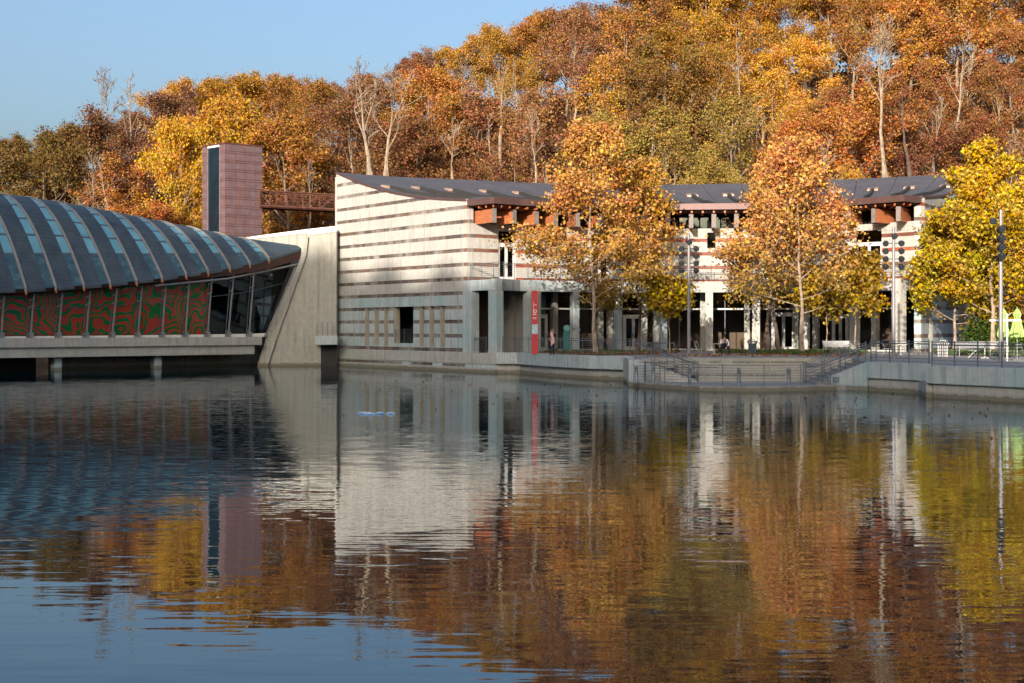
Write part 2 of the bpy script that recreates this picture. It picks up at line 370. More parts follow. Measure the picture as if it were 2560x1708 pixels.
def m_water():
    t = NT('pond_water'); g = t.N('ShaderNodeNewGeometry'); P = g.outputs['Position']
    d = t.vmath('LENGTH', P, None)
    ln = t.N('ShaderNodeVectorMath', operation='LENGTH'); t.L(P, ln.inputs[0]); dist = ln.outputs['Value']
    def slope(sc, scale, det, rough=0.5, distn=0.0):
        n = t.noise(t.vmath('MULTIPLY', P, sc), scale, det, rough, distn, color=True)
        return t.vmath('SUBTRACT', n, (0.5, 0.5, 0.5))
    s1 = slope((0.40, 3.6, 1), 1.7, 2.0, 0.5, 0.4)      # long-crested ripples
    s2 = slope((0.6, 2.8, 1), 4.2, 2.0, 0.5)             # small chop
    s3 = slope((1, 1.6, 1), 0.16, 2.0)                    # slow swell
    patch = t.noise(t.vmath('MULTIPLY', P, (0.035, 0.09, 1)), 1.0, 3, 0.5)
    mr = t.N('ShaderNodeMapRange'); t.set(mr, 0, dist); t.set(mr, 1, 16.0); t.set(mr, 2, 45.0); t.set(mr, 3, 0.22); t.set(mr, 4, 1.35)
    calm = t.N('ShaderNodeMapRange'); t.set(calm, 0, dist); t.set(calm, 1, 72.0); t.set(calm, 2, 84.0); t.set(calm, 3, 1.0); t.set(calm, 4, 0.3)
    pk = t.math('MULTIPLY', t.math('MULTIPLY', mr.outputs[0], calm.outputs[0]), t.ramp(patch, [(0.35, (0.55,) * 3), (0.65, (1.25,) * 3)]))
    def sc(v, k):
        n = t.N('ShaderNodeVectorMath', operation='SCALE'); t.L(v, n.inputs[0]); t.set(n, 'Scale', k); return n.outputs[0]
    tot = t.vmath('ADD', t.vmath('ADD', sc(t.vmath('MULTIPLY', s1, (0.35, 1, 0)), 0.048), sc(t.vmath('MULTIPLY', s2, (0.5, 1, 0)), t.math('MULTIPLY', pk, 0.080))), sc(t.vmath('MULTIPLY', s3, (0.5, 1, 0)), 0.012))
    nrm = t.vmath('NORMALIZE', t.vmath('ADD', tot, (0, 0, 1)))
    gl = t.N('ShaderNodeBsdfGlossy'); t.set(gl, 'Color', (0.92, 0.97, 1, 1)); t.set(gl, 'Roughness', 0.012); t.set(gl, 'Normal', nrm)
    df = t.N('ShaderNodeBsdfDiffuse'); t.set(df, 'Color', (0.0, 0.014, 0.018, 1))
    fr = t.N('ShaderNodeFresnel'); t.set(fr, 'IOR', 1.45); t.set(fr, 'Normal', nrm)
    mx = t.N('ShaderNodeMixShader'); t.L(fr.outputs[0], mx.inputs[0]); t.L(df.outputs[0], mx.inputs[1]); t.L(gl.outputs[0], mx.inputs[2]); t.L(mx.outputs[0], t.out.inputs[0])
    return t.m
M['water'] = m_water()
def m_ground():
    t = NT('leaf_covered_ground'); f = t.noise(t.pos(), 0.8, 6, 0.7); g = t.noise(t.pos(), 7, 3)
    c = t.ramp(f, [(0.3, (0.05, 0.035, 0.018)), (0.5, (0.12, 0.06, 0.025)), (0.7, (0.16, 0.085, 0.03))])
    t.bsdf(t.mix(0.5, c, t.ramp(g, [(0.3, (0.5,) * 3), (0.7, (1.3,) * 3)]), 'MULTIPLY'), 0.95, normal=t.bump(g, 0.1)); return t.m
M['ground'] = m_ground()
M['grass'] = flat('grass_blades', (0.055, 0.085, 0.02), 0.9, 0, 0.4, 6)
M['mulch'] = flat('mulch', (0.07, 0.045, 0.03), 0.95, 0, 0.4, 9, 0.03)
# ================================================================ ground, hill, water
PZ = 1.45      # plaza level
def interp(x, xs, ys): return float(np.interp(x, xs, ys))
# far wooded hill behind the building, and the unseen wooded bank behind the photographer, its ridge shaped to shade the pond
BX = [-130, -92, -83, -76, -71, -67, -61, -50, -40, -30, -21, -15, -8, 5, 40, 120]; BZ = [40, 64, 61.0, 58.4, 58.2, 57.0, 54.4, 51.0, 48.6, 46.5, 43, 39.5, 33, 24, 14, 8]
def ghill(x, y):
    if y >= 126:
        H = interp(x, [-140, -80, -40, -10, 20, 60, 120], [22, 24, 30, 36, 42, 45, 45])
        t = min(1, (y - 126) / 105); s = t * t * (3 - 2 * t) * 0.6 + t * 0.4
        z = 0.6 + H * s - max(0, y - 235) * 0.12
        return max(z, 0.6) + 0.6 * math.sin(x * 0.13 + y * 0.07) * min(1, (y - 126) / 10)
    if y <= -4:
        H = interp(x, BX, BZ); t = min(1, (-4 - y) / 56); s = t ** 1.3
        n = 0.6 * math.sin(x * 0.9) + 0.5 * math.sin(x * 2.3 + 1)
        return 1.5 + (H - 1.5) * s + n * s - max(0, -60 - y) * 0.15
    if y < -1: return -1.5 + 3.0 * (-1 - y) / 3
    if y > 123: return -1.5 + 2.1 * (y - 123) / 3
    if x < -75 or x > 130: return min(2.0, -1.5 + (max(-75 - x, x - 130)) * 0.4)
    return -1.5
gx = np.concatenate([np.linspace(-900, -120, 14), np.arange(-112, 124, 2.0), np.linspace(130, 900, 14)])
gy = np.concatenate([np.linspace(-700, -80, 10), np.arange(-76, -60, 4.0), np.array([-60, -50, -40, -30, -20, -10, -4, -1, 0, 30, 60, 90, 110, 123]), np.arange(126, 250, 3.0), np.linspace(256, 1400, 14)])
gv = [(x, y, ghill(x, y)) for y in gy for x in gx]; nx = len(gx)
gf = [(j * nx + i, j * nx + i + 1, (j + 1) * nx + i + 1, (j + 1) * nx + i) for j in range(len(gy) - 1) for i in range(nx - 1)]
g = MB().add(gv, gf).build('ground', M['ground'], smooth=True); tag(g, kind='structure')
wx = MB().add([(-200, -12, 0), (200, -12, 0), (200, 127, 0), (-200, 127, 0)], [(0, 1, 2, 3)]).build('water', M['water']); tag(wx, kind='structure')

# ---- plan lines taken from the shore
A0 = XY(841, 120.9); A1 = XY(1168, 104.5)
dA = (Vector(A1) - Vector(A0)).normalized()
FA = Path([A0, tuple(Vector(A0) + dA * 27)])              # end wall line, from the back corner to the front corner and past it
UA1 = (Vector(A1) - Vector(A0)).length; UA2 = FA.upx(1241)
A2 = FA.at(UA2)
WB = Path([(A2.x, A2.y), XY(1300, 101.0), XY(1380, 94.6), XY(1480, 89.6), XY(1581, 86.9)])    # retaining wall by the water
BAL = Path([(A2.x, A2.y), XY(1300, 104.6), XY(1420, 107), XY(1560, 108.5), XY(1700, 108.7), XY(1850, 108.2), XY(2000, 106.8), XY(2120, 104.9), XY(2252, 101.4)])
UW = Path([A1, XY(1245, 106.2), XY(1330, 107.6), XY(1500, 109.8), XY(1700, 110.5), XY(1850, 110.1), XY(2000, 108.8), XY(2135, 106.4), XY(2210, 104.6), XY(2303, 102.0)])
C1 = XY(2303, 102.0); C0 = XY(2450, 121.5)
EAVE = Path([A1, XY(1236, 102.3), XY(1300, 103.9), XY(1420, 106.2), XY(1560, 107.7), XY(1700, 107.9), XY(1850, 107.4), XY(2000, 106), XY(2120, 104.1), XY(2258, 100.6), C1])
RIDGE = Path([A0, XY(900, 122.6), XY(1000, 124.8), XY(1170, 127.2), XY(1310, 129.7), XY(1500, 131.2), XY(1690, 131.5), XY(1900, 130), XY(2100, 127), XY(2250, 124.6), C0])

# ---- plaza slab
rw1 = [XY(2168, 73.4), XY(2320, 69.3)]; rw2 = [XY(2316, 66.4), XY(2560, 61.7), XY(3300, 50)]
T1Y = 83.0
plz = [tuple(WB.at(u)[:2]) for u in np.linspace(0, WB.len, 14)] + [(7.4, T1Y + .4), (19.9, T1Y + .4), (19.4, 79.2), rw1[0], rw1[1], rw2[0], rw2[1], rw2[2], (125, 40), (125, 134), (-3, 134), (-3, 112)]
pl = MB().prism(plz, PZ - 0.25, PZ).build('plaza', M['paving']); tag(pl, kind='structure')

def label_wall(name, label, cat='wall'): return thing(name, label, cat)
# ---- retaining wall left of the steps: overhanging upper beam in cast panels, recessed lower wall
t = label_wall('retaining_wall', 'long pale concrete wall curving along the water from the striped building to the steps')
us = np.linspace(0, WB.len, 6)
for a, b in zip(us, us[1:]):
    WB.box(MB(), a + 0.008, b - 0.008, 0.66, PZ + 0.03, -0.5, 0.32).build('beam_panel', M['conc_shade'], t)
WB.box(MB(), 0, WB.len, -1.4, 0.659, -0.45, 0.0).build('lower_wall', M['conc'], t)
t = label_wall('retaining_wall', 'shade tinted concrete terrace wall right of the steps, set back behind the nearer one')
p = Path(rw1)
for a, b in zip(np.linspace(0, p.len, 3), np.linspace(0, p.len, 3)[1:]): p.box(MB(), a + .008, b - .008, 0.66, PZ + 0.03, -0.6, 0.02).build('beam_panel', M['conc_shade'], t)
p.box(MB(), -0.7, p.len, -1.4, 0.659, -0.9, -0.12).build('lower_wall', M['conc'], t)
t = label_wall('retaining_wall', 'nearest concrete terrace wall over the water at the right edge, under the tall lamp pole')
p = Path(rw2)
for a, b in zip(np.linspace(0, p.len, 5), np.linspace(0, p.len, 5)[1:]): p.box(MB(), a + .008, b - .008, 0.66, PZ + 0.035, -0.6, 0.02).build('beam_panel', M['conc_shade'], t)
p.box(MB(), 0.28, p.len, -1.4, 0.659, -0.9, -0.14).build('lower_wall', M['conc'], t)
MB().slab3([(*rw2[0], -1.4), (rw1[1][0] - .3, rw1[1][1] + .5, -1.4), (rw1[1][0] - .3, rw1[1][1] + .5, 0.655), (*rw2[0], 0.655)], (0.5, 0.05, 0)).build('return_wall', M['conc'], t)
# sloping wall right of the deck, with a small light fixture
t = label_wall('sloping_wall', 'concrete wall with a sloping top rising from the lower deck to the right terrace')
a = Vector((*XY(2074, 75.6), 0)); b = Vector((*XY(2169, 73.4), 0)); n = Vector((0.05, 0.6, 0))
MB().slab3([a + Vector((0, 0, -1.4)), b + Vector((0, 0, -1.4)), b + Vector((0, 0, 1.47)), b - (b - a) * 0.05 + Vector((0, 0, 1.42)), a + Vector((0, 0, 0.62))], n).build('wall_body', M['conc_shade'], t)
c = a.lerp(b, 0.16)
MB().obox((c.x, c.y - 0.12, 0.38), 0.32, 0.2, 0.26).build('wall_light', M['grey_bin'], t)

# ---- lower deck with its kerb, tiers with inscriptions
edge_px = [(1568, 957.5), (1571, 961), (1580, 964.5), (1600, 967), (1630, 969.5), (1680, 973), (1750, 977), (1850, 979), (1950, 978.5), (2020, 977), (2090, 974.5)]
edge = [XY(px, YZ(py, 0.0)) for px, py in edge_px]
deck = edge + [(19.3, 75.2), (19.6, 80.6), (6.75, 80.6 + 3.2)]
d = MB().prism(deck, -0.8, 0.2).build('lower_deck', M['paving']); tag(d, kind='structure')
kp = Path(edge); kerb = kp.box(MB(), 0, kp.len, -1.3, 0.235, -0.35, 0.06).build('kerb', M['conc']); tag(kerb, kind='structure')
tiers = thing('stepped_seating', 'three concrete seating tiers carved with donor names above the lower deck', 'steps')
TX0, TX1 = 7.9, 20.0
lv = [(T1Y, PZ, 1.08), (81.5, 1.08, 0.73), (80.0, 0.73, 0.2)]
for k, (y, zt, zb) in enumerate(lv):
    x0 = TX0 + (0, 1.6, 2.6)[k]; w = (TX1 - x0) / 4
    for i in range(4): MB().box(x0 + w * i + .006, x0 + w * (i + 1) - .006, y, y + 1.6, zb - 0.2, zt - .004 * (k == 0) + (.012 if k == 0 else 0)).build('riser_block', M['riser'], tiers)
def text_obj(s, loc, size, parent, mat=None, rot=(math.pi / 2, 0, 0), sx=1.0, name='lettering'):
    cu = bpy.data.curves.new('t', 'FONT'); cu.body = s; cu.size = size; cu.extrude = 0.006; cu.space_character = 1.15
    cu.offset = size * 0.012
    o = bpy.data.objects.new('t', cu); COL.objects.link(o)
    dg = bpy.context.evaluated_depsgraph_get(); me = bpy.data.meshes.new_from_object(o.evaluated_get(dg)); bpy.data.objects.remove(o)
    me.materials.clear(); me.materials.append(mat or M['ink'])
    r = bpy.data.objects.new(name, me); COL.objects.link(r); r.location = loc; r.rotation_euler = rot; r.scale = (sx, 1, 1); r.parent = parent
    return r
def fit_text(s, px0, px1, y, z, size, parent):      # one part per word, fitted between two measured columns
    x0, x1 = XY(px0, y)[0], XY(px1, y)[0]; ws_ = s.split(' '); objs = []; tot = 0.0
    for w in ws_:
        if not w: tot += size * .5; continue
        o = text_obj(w, (0, y - 0.012, z), size, parent, name='lettering'); wd = max(v.co.x for v in o.data.vertices); objs.append((o, tot)); tot += wd + size * .38
    tot -= size * .38; k = (x1 - x0) / tot
    for o, f in objs: o.location.x = x0 + f * k; o.scale = (k, 1, 1)
fit_text('WALTON FAMILY FOUNDATION', 1645, 1739, T1Y, 1.19, 0.155, tiers)
fit_text('WALMART', 1771, 1803, T1Y, 1.19, 0.155, tiers)
fit_text('WILLARD AND PAT WALKER CHARITABLE FOUNDATION', 1830, 2017, T1Y, 1.18, 0.155, tiers)
fit_text('TYSON FOODS AND THE TYSON FAMILY', 1690, 1797, 81.5, 0.92, 0.12, tiers)
fit_text('J.B. HUNT TRANSPORT SERVICES  ROSS AND ANGLER', 1700, 1842, 80.0, 0.545, 0.105, tiers)
fit_text('NELSON FAMILY  JACK AND MELBA SHEWMAKER FAMILY', 1853, 1966, 80.0, 0.545, 0.105, tiers)
# stairs on the left and right
st = thing('stairs', 'pale concrete stairs going down from the plaza at the left end of the seating tiers', 'stairs')
NS = 8
for i in range(NS):
    x0 = 6.95 + i * 0.42; MB().box(x0, x0 + 0.418, 79.4, 81.2, 0.1, 0.2 + (NS - i) * 0.156 - .004).build('step', M['conc_warm'], st)
MB().slab3([(6.76, 79.0, 0.1), (7.75, 79.0, 0.1), (7.75, 79.0, 0.98), (6.95, 79.0, 1.45), (6.76, 79.0, 1.45)], (0, 0.35, 0)).build('cheek_wall', M['conc_shade'], st)
MB().box(6.76, 7.85, 81.21, 86.5, 0.1, PZ - .006).build('landing', M['conc'], st)
MB().slab3([(6.5, 79.1, -1.2), (6.74, 79.1, -1.2), (7.3, 86.8, -1.2), (7.0, 86.8, -1.2)], (0, 0, 1.2 + PZ - .003)).build('side_wall', M['conc_shade'], st)
st2 = thing('stairs', 'grey concrete stairs climbing from the lower deck up to the right terrace', 'stairs')
for i in range(NS):
    x0 = 16.2 + i * 0.40; MB().box(x0, x0 + 0.398, 75.9, 79.3, 0.1, 0.2 + (i + 1) * 0.156 - .004).build('step', M['paving'], st2)

# ================================================================ concrete abutment and link slab
ab = thing('concrete_abutment', 'massive board marked concrete abutment with a slanting left edge between pavilion and striped building', 'wall')
def facepoly(pts, Y, off, name, mat, par): return MB().slab3([W(px, py, Y) for px, py in pts], off).build(name, mat, par)
facepoly([(636, 960), (841, 960), (841, 577), (770, 588), (757, 640), (676, 838)], 119.6, (0, 3.5, 0), 'front_wall', M['conc_ab'], ab)
facepoly([(628, 960), (655, 960), (694, 838), (765, 640), (771, 592), (763, 604), (748, 655), (668, 838)], 119.35, (0, 1.0, 0), 'slanting_fin', M['conc_ab'], ab)
facepoly([(560, 960), (841, 960), (841, 569), (770, 577), (700, 586), (597, 601), (560, 606)], 123.2, (0, 3, 0), 'rear_wall', M['conc_ab'], ab)
MB().slab3([W(841, 565, 123.1), W(770, 573, 123.1), W(700, 582, 123.1), W(592, 597, 123.1), W(592, 601, 123.1), W(700, 590.5, 123.1), W(770, 582.5, 123.1), W(841, 575.5, 123.1)], (0, 3.4, 0)).build('coping', M['coping'], ab)
facepoly([(841, 573), (770, 582), (770, 588), (841, 579)], 119.5, (0, 3.55, 0), 'coping', M['coping'], ab)
link = thing('link_bridge', 'small concrete footbridge slab with dark wire railing between abutment and striped building', 'footbridge')
facepoly([(788, 862), (843, 862), (843, 840), (788, 840)], 118.2, (0, 1.4, 0), 'slab', M['conc_shade'], link)
facepoly([(802, 960), (843, 960), (843, 863), (802, 863)], 119.55, (0, 0.05, 0), 'shade_sheet', M['gap'], link)  # dark sheet painting the shade under the slab
for px in (793, 806, 819, 832):
    a = W(px, 840, 118.3); MB().tube([a, a + Vector((0, 0, 1.08))], 0.022, 5).build('post', M['rail_dark'], link)
for k in range(6):
    a = W(791, 840, 118.3); b = W(841, 840, 118.3); dz = Vector((0, 0, 0.2 + 0.175 * k)); MB().tube([a + dz, b + dz], 0.009, 4).build('cable', M['rail_dark'], link)
# rear screen of the plinth towards the pavilion piers
# ================================================================ curved roof pavilion over the water
pv = thing('curved_roof_pavilion', 'long glass pavilion standing in the water under a humped dark metal roof with skylight strips', 'pavilion')
F0 = Vector(XY(-330, 93.5)); F1 = Vector(XY(655, 118.5)); Q0 = Vector(XY(0, 103.0))
PD = (F1 - Q0).normalized(); F0 = Q0 - PD * 26
PF = Path([tuple(F0), tuple(F1)])          # front edge of the deck
ax3 = Vector((PD.x, PD.y, 0)); nn = Vector((PD.y, -PD.x, 0)); N2 = Vector((PD.y, -PD.x))
PF.box(MB(), 0, PF.len, 1.78, 2.46, -14, 0.0).build('deck_slab', M['conc'], pv)
PF.box(MB(), 0, PF.len - .6, 1.02, 1.775, -13.8, -0.22).build('deck_beam', M['conc'], pv)
for px in (157, 408, -260):
    u = PF.upx(px); PF.box(MB(), u - 0.28, u + 0.28, -1.4, 1.015, -1.5, -0.75).build('pier', M['conc_shade'], pv)
PF.box(MB(), PF.upx(190), PF.len + 3.0, -1.4, 1.01, -4.6, -4.0).build('under_wall', M['conc'], pv)
PF.box(MB(), 0, PF.upx(150), -1.4, 1.01, -4.6, -4.0).build('under_wall', M['gap'], pv)  # near-black stretch stands in for the shaded tunnel under the deck
# ribs: eave point and crown point measured in the photo
ribs = [(-330, 716, -480, 474), (-250, 722, -400, 474), (-165, 726, -310, 474), (-88, 727, -228, 475), (-10, 727, -148, 477), (66, 725, -72, 481), (141, 720.5, -5, 487), (211, 716, 64, 495), (277, 711, 132, 506), (343, 704, 196, 517), (407, 697, 262, 530), (467, 688, 328, 543), (522, 680, 392, 555), (576, 671, 464, 569), (626, 660, 534, 584), (673, 648, 597, 597), (754, 622, 735, 615)]
RB = []
for ex, ey, rx, ry in ribs:
    # eave point lies on the deck front line pushed outwards
    over = 1.25 if ex < 700 else 0.6
    k = (ex - 1280) / FPX; o = Q0 + N2 * over
    tt = (k * o.y - o.x) / (PD.x - k * PD.y); e = o + PD * tt
    k2 = (rx - 1280) / FPX; w = (k2 * e.y - e.x) / (-N2.x + k2 * N2.y); w = max(w, 0.3)
    r = e - N2 * w
    RB.append((Vector((e.x, e.y, zat(ey, e.y))), Vector((r.x, r.y, zat(ry - 2, r.y))), w))
def rsurf(s, u, lift=0.0):          # s: rib index (float), u: -1 back eave, 0 crown, 1 front eave
    i = min(int(s), len(RB) - 2); f = s - i; a, b = RB[i], RB[i + 1]
    e = a[0].lerp(b[0], f); r = a[1].lerp(b[1], f)
    p = r + (e - r) * u if u >= 0 else r + (Vector((r.x * 2 - e.x, r.y * 2 - e.y, e.z)) - r) * (-u)
    return Vector((p.x, p.y, e.z + (r.z - e.z) * (1 - u * u) + lift))
def rpatch(s0, s1, us, ns, lift, thick, name, mat, s_of_u=None):
    mb = MB(); n = len(us)
    for L in (lift, lift - thick):
        for i in range(ns + 1):
            for j, u in enumerate(us):
                a, b = (s_of_u(u) if s_of_u else (s0, s1)); mb.v.append(tuple(rsurf(a + (b - a) * i / ns, u, L)))
    T = (ns + 1) * n
    for i in range(ns):
        for j in range(n - 1):
            q = (i * n + j, (i + 1) * n + j, (i + 1) * n + j + 1, i * n + j + 1); mb.f.append(q); mb.f.append(tuple(T + x for x in q[::-1]))
    for j in range(n - 1):
        mb.f.append((j, j + 1, T + j + 1, T + j)); a = ns * n; mb.f.append((a + j + 1, a + j, T + a + j, T + a + j + 1))
    for i in range(ns):
        for j in (0, n - 1): a = i * n + j; b = a + n; mb.f.append((a, b, T + b, T + a))
    return mb.build(name, mat, pv, smooth=False)
UU = [-1, -.8, -.6, -.4, -.2, 0, .1, .2, .3, .4, .5, .6, .7, .8, .9, 1.0]
for i in range(len(RB) - 1):
    sk = 0.30          # share of the bay taken by the skylight, left of the right-hand rib
    last = i == len(RB) - 2
    sa, sb = i + 0.06, i + 1 - (0.0 if last else sk + 0.06)
    rp = rpatch(sa, sb, UU, 3, 0.0, 0.18, 'roof_panel', M['roof_seam'])
    for pol in rp.data.polygons: pol.use_smooth = False
    if last: continue
    # metal strip that fills the bay above the skylight head
    hd = 0.16 if i < 12 else 0.25
    rpatch(i + 1 - sk - 0.06, i + 0.94, [-1, -.8, -.6, -.4, -.2, 0, hd * .6, hd], 1, -0.01, 0.17, 'roof_panel', M['roof_seam'])
    br = [hd, .38, .54, .68, .81, .997]
    for j in range(5):
        a, b = br[j], br[j + 1]
        def sof(u, i=i): tp = 0.35 + 0.65 * min(1, max(0, (u - hd) / 0.35)); return (i + 0.94 - sk * tp, i + 0.94)
        rpatch(0, 0, list(np.linspace(a + 0.006, b - 0.006, 4)), 1, -0.04, 0.03, 'skylight_pane', M['sky_glass'] if j < 4 else M['low_glass'], sof)
    for b in br[1:-1]:
        rpatch(i + 0.94 - sk, i + 0.94, [b - .006, b + .006], 1, 0.0, 0.05, 'glazing_bar', M['rail_dark'])
    rpatch(0, 0, list(np.linspace(hd, .45, 5)), 1, -0.05, 0.03, 'flashing', M['roof_seam'], lambda u, i=i: (i + 1 - sk - .06, i + 0.94 - sk * (0.35 + 0.65 * min(1, max(0, (u - hd) / 0.35))) - .002))
    # rib cap: pale metal channel
    rpatch(i + 0.95, i + 1.035, [-1, -.6, -.3, 0, .1, .2, .3, .4, .5, .6, .7, .8, .9, 0.995], 1, 0.07, 0.27, 'roof_rib', M['rib_metal'])
    rpatch(i + 0.97, i + 1.03, [.93, 1.0], 1, -0.2, 0.16, 'rib_end', M['wood'])
# brown eave board under the edge
mb = MB(); 
for i in range(len(RB) - 1):
    for f0, f1 in ((0, .5), (.5, 1)):
        a = rsurf(i + f0, 0.985, -0.15); b = rsurf(i + f1, 0.985, -0.15); h = 0.3 + 0.45 * max(0, (i - 9) / 6)
        MB().slab3([a, b, b + Vector((0, 0, -h)) - nn * 0.25, a + Vector((0, 0, -h)) - nn * 0.25], -nn * 0.2).build('eave_board', M['brown'], pv)
# soffit closes the roof underneath
mb = MB()
for i in range(len(RB) - 1):
    a = rsurf(i, .9, -.5); b = rsurf(i + 1, .9, -.5); c = rsurf(i + 1, .3, -.5); d = rsurf(i, .3, -.5); c.z = b.z + .2; d.z = a.z + .2
    mb.slab3([a, b, c, d], (0, 0, 0.05))
mb.build('soffit', M['brown'], pv)
# glazing: posts stand on the deck edge and lean slightly out to the eave
bots = [-330, -250, -160, -72, 5, 78, 148, 217, 282, 346, 407, 465, 520, 572, 624, 662]; tops = [-322, -243, -152, -64, 12, 87, 158, 227, 294, 357, 416, 475, 532, 586, 637, 738]
ey_x = [r[0] for r in ribs]; ey_y = [r[1] for r in ribs]
def top_pt(px):
    # a point under the eave, 0.75 m in front of the deck line
    k = (px - 1280) / FPX; o = Q0 + N2 * (0.35 if px < 700 else -0.1); tt = (k * o.y - o.x) / (PD.x - k * PD.y); e = o + PD * tt
    py = np.interp(px, ey_x, ey_y) + (12 if px < 500 else 12)
    return Vector((e.x, e.y, zat(py, e.y)))
def bot_pt(px):
    k = (px - 1280) / FPX; o = Q0 - N2 * 0.12; tt = (k * o.y - o.x) / (PD.x - k * PD.y); e = o + PD * tt
    return Vector((e.x, e.y, 2.46))
for i in range(len(bots)):
    b, tp = bot_pt(bots[i]), top_pt(tops[i])
    if i < len(bots) - 1:
        MB().tube([b - ax3 * .06, tp - ax3 * .06], 0.075, 6).build('mullion', M['steel'], pv)
        q = ax3 * -0.3 - nn * 0.05
        MB().tube([b + q, tp + q], 0.045, 4).build('inner_mullion', M['rail_dark'], pv)
        for f in (0.1, 0.72, 0.88):
            c = b.lerp(tp, f); MB().tube([c + nn * .12 - ax3 * .45 - Vector((0, 0, .12)), c + nn * .12 + Vector((0, 0, .1))], 0.035, 5).build('glass_clamp', M['steel'], pv)
        MB().obox((b.x, b.y, b.z), 0.3, 0.25, 0.42, PD).build('post_shoe', M['steel'], pv)
for i in range(len(bots) - 1):
    b0, b1, t0, t1 = bot_pt(bots[i]), bot_pt(bots[i + 1]), top_pt(tops[i]), top_pt(tops[i + 1])
    f0, f1 = 0.0, 0.64
    for f0, f1 in ((0.045, 0.655), (0.665, 1.0)):
        MB().slab3([b0.lerp(t0, f0) + ax3 * .04 - nn * .12, b1.lerp(t1, f0) - ax3 * .04 - nn * .12, b1.lerp(t1, f1) - ax3 * .04 - nn * .12, b0.lerp(t0, f1) + ax3 * .04 - nn * .12], -nn * 0.03).build('glass_pane', M['glass'] if bots[i] < 515 else M['glass_dark'], pv)
    MB().slab3([b0 - nn * .1, b1 - nn * .1, b1.lerp(t1, .045) - nn * .1, b0.lerp(t0, .045) - nn * .1], -nn * 0.05).build('sill', M['coping'], pv)
    MB().tube([b0.lerp(t0, .66) - nn * .1, b1.lerp(t1, .66) - nn * .1], 0.03, 4).build('transom', M['rail_dark'], pv)
# outrigger tube near the top
mb = MB().tube([top_pt(380) + nn * .45 - Vector((0, 0, .1)), top_pt(560) + nn * .45 - Vector((0, 0, .38)), top_pt(737) + nn * .5 - Vector((0, 0, .75))], 0.09, 8).build('outrigger_tube', M['steel'], pv)
# painted mural wall just inside, up to the right-hand dark bays
m0, m1 = F0, Vector(bot_pt(533)[:2]); off = -nn * 0.5
zs = 9.5
MB().slab3([Vector((m0.x, m0.y, 2.7)) - nn * .30, Vector((m1.x, m1.y, 2.7)) - nn * .30, Vector((m1.x, m1.y, 7.9)) + nn * .05, Vector((m0.x, m0.y, 6.3)) + nn * .05], -nn * 0.2).build('mural', M['mural'], pv)
PF.box(MB(), 0, PF.len - .3, 2.465, 2.47, -13.9, -0.3).build('floor', M['inner_l'], pv)
PF.box(MB(), PF.upx(545), PF.len + 1, 2.475, 7.2, -7.3, -7.0).build('inner_wall', M['inner'], pv)
b = bot_pt(664); 
MB().tube([W(664, 842, b.y), W(739, 668, b.y - 0.3)], 0.07, 6).build('end_mullion', M['steel'], pv)

# ================================================================ copper elevator tower and truss footbridge
tw = thing('copper_elevator_tower', 'square tower clad in pinkish rusted copper panels with a tall dark glass slot', 'tower')
tc = Vector(XY(564, 135.0)); tr = Vector(XY(655.5, 137.5)); tl = Vector(XY(506, 137.8)); zt = zat(356, 135)
back = tr + tl - tc
MB().prism([tuple(tc.lerp(back, 0.03)), tuple(tr.lerp(tl, 0.03)), tuple(back), tuple(tl.lerp(tr, 0.03))], 0.5, zt - 0.1).build('core', M['gap'], tw)
MB().prism([tuple(tc.lerp(back, -.015)), tuple(tr.lerp(tl, -.015)), tuple(back.lerp(tc, -.015)), tuple(tl.lerp(tr, -.015))], zt - 0.12, zt).build('roof_cap', M['copper_seam'], tw)
for pa, nrm_, cols in ((Path([tuple(tc), tuple(tr)]), 0, [0, .27, .52, .8, 1]), (Path([tuple(tl), tuple(tc)]), 1, [0, .24, .76, 1])):
    z = zt - 0.14; k = 0
    while z > 6:
        for h in (0.66, 0.205):
            for i in range(len(cols) - 1):
                if nrm_ == 1 and i == 1: continue
                pa.box(MB(), pa.len * cols[i] + .018, pa.len * cols[i + 1] - .018, z - h + .03, z - .03, -0.1, 0.03 + .006 * ((k + i) % 2)).build('copper_panel', M['copper'], tw)
            z -= h; k += 1
    pa.box(MB(), 0.01, pa.len - .01, 5, zt - .13, -0.12, 0.012).build('seam_backing', M['copper_seam'], tw) if nrm_ == 0 else None
    if nrm_ == 1:
        pa.box(MB(), 0.01, pa.len * .24, 5, zt - .13, -0.12, 0.012).build('seam_backing', M['copper_seam'], tw)
        pa.box(MB(), pa.len * .76, pa.len - .01, 5, zt - .13, -0.12, 0.012).build('seam_backing', M['copper_seam'], tw)
        for z0, z1 in ((5, 11.2), (11.26, zt - .35)): pa.box(MB(), pa.len * .25, pa.len * .75, z0, z1, -0.1, -0.02).build('glass_pane', M['tower_glass'], tw)
        for f in (.243, .757): pa.box(MB(), pa.len * f - .03, pa.len * f + .03, 5, zt - .15, -0.1, 0.06).build('frame', M['steel'], tw)
        pa.box(MB(), pa.len * .25, pa.len * .75, zt - .33, zt - .15, -0.1, 0.06).build('frame', M['coping'], tw)
fb = thing('truss_footbridge', 'rust red steel truss footbridge joining the copper tower to the hillside behind the building', 'footbridge')
def fbp(f, top, dy=0.0):
    px = 650 + (850 - 650) * f; Y = 137.2 + 4.6 * f + dy; zt_ = 16.42; zb = 14.95
    x, y = XY(px, Y); return Vector((x, y, zt_ if top else zb))
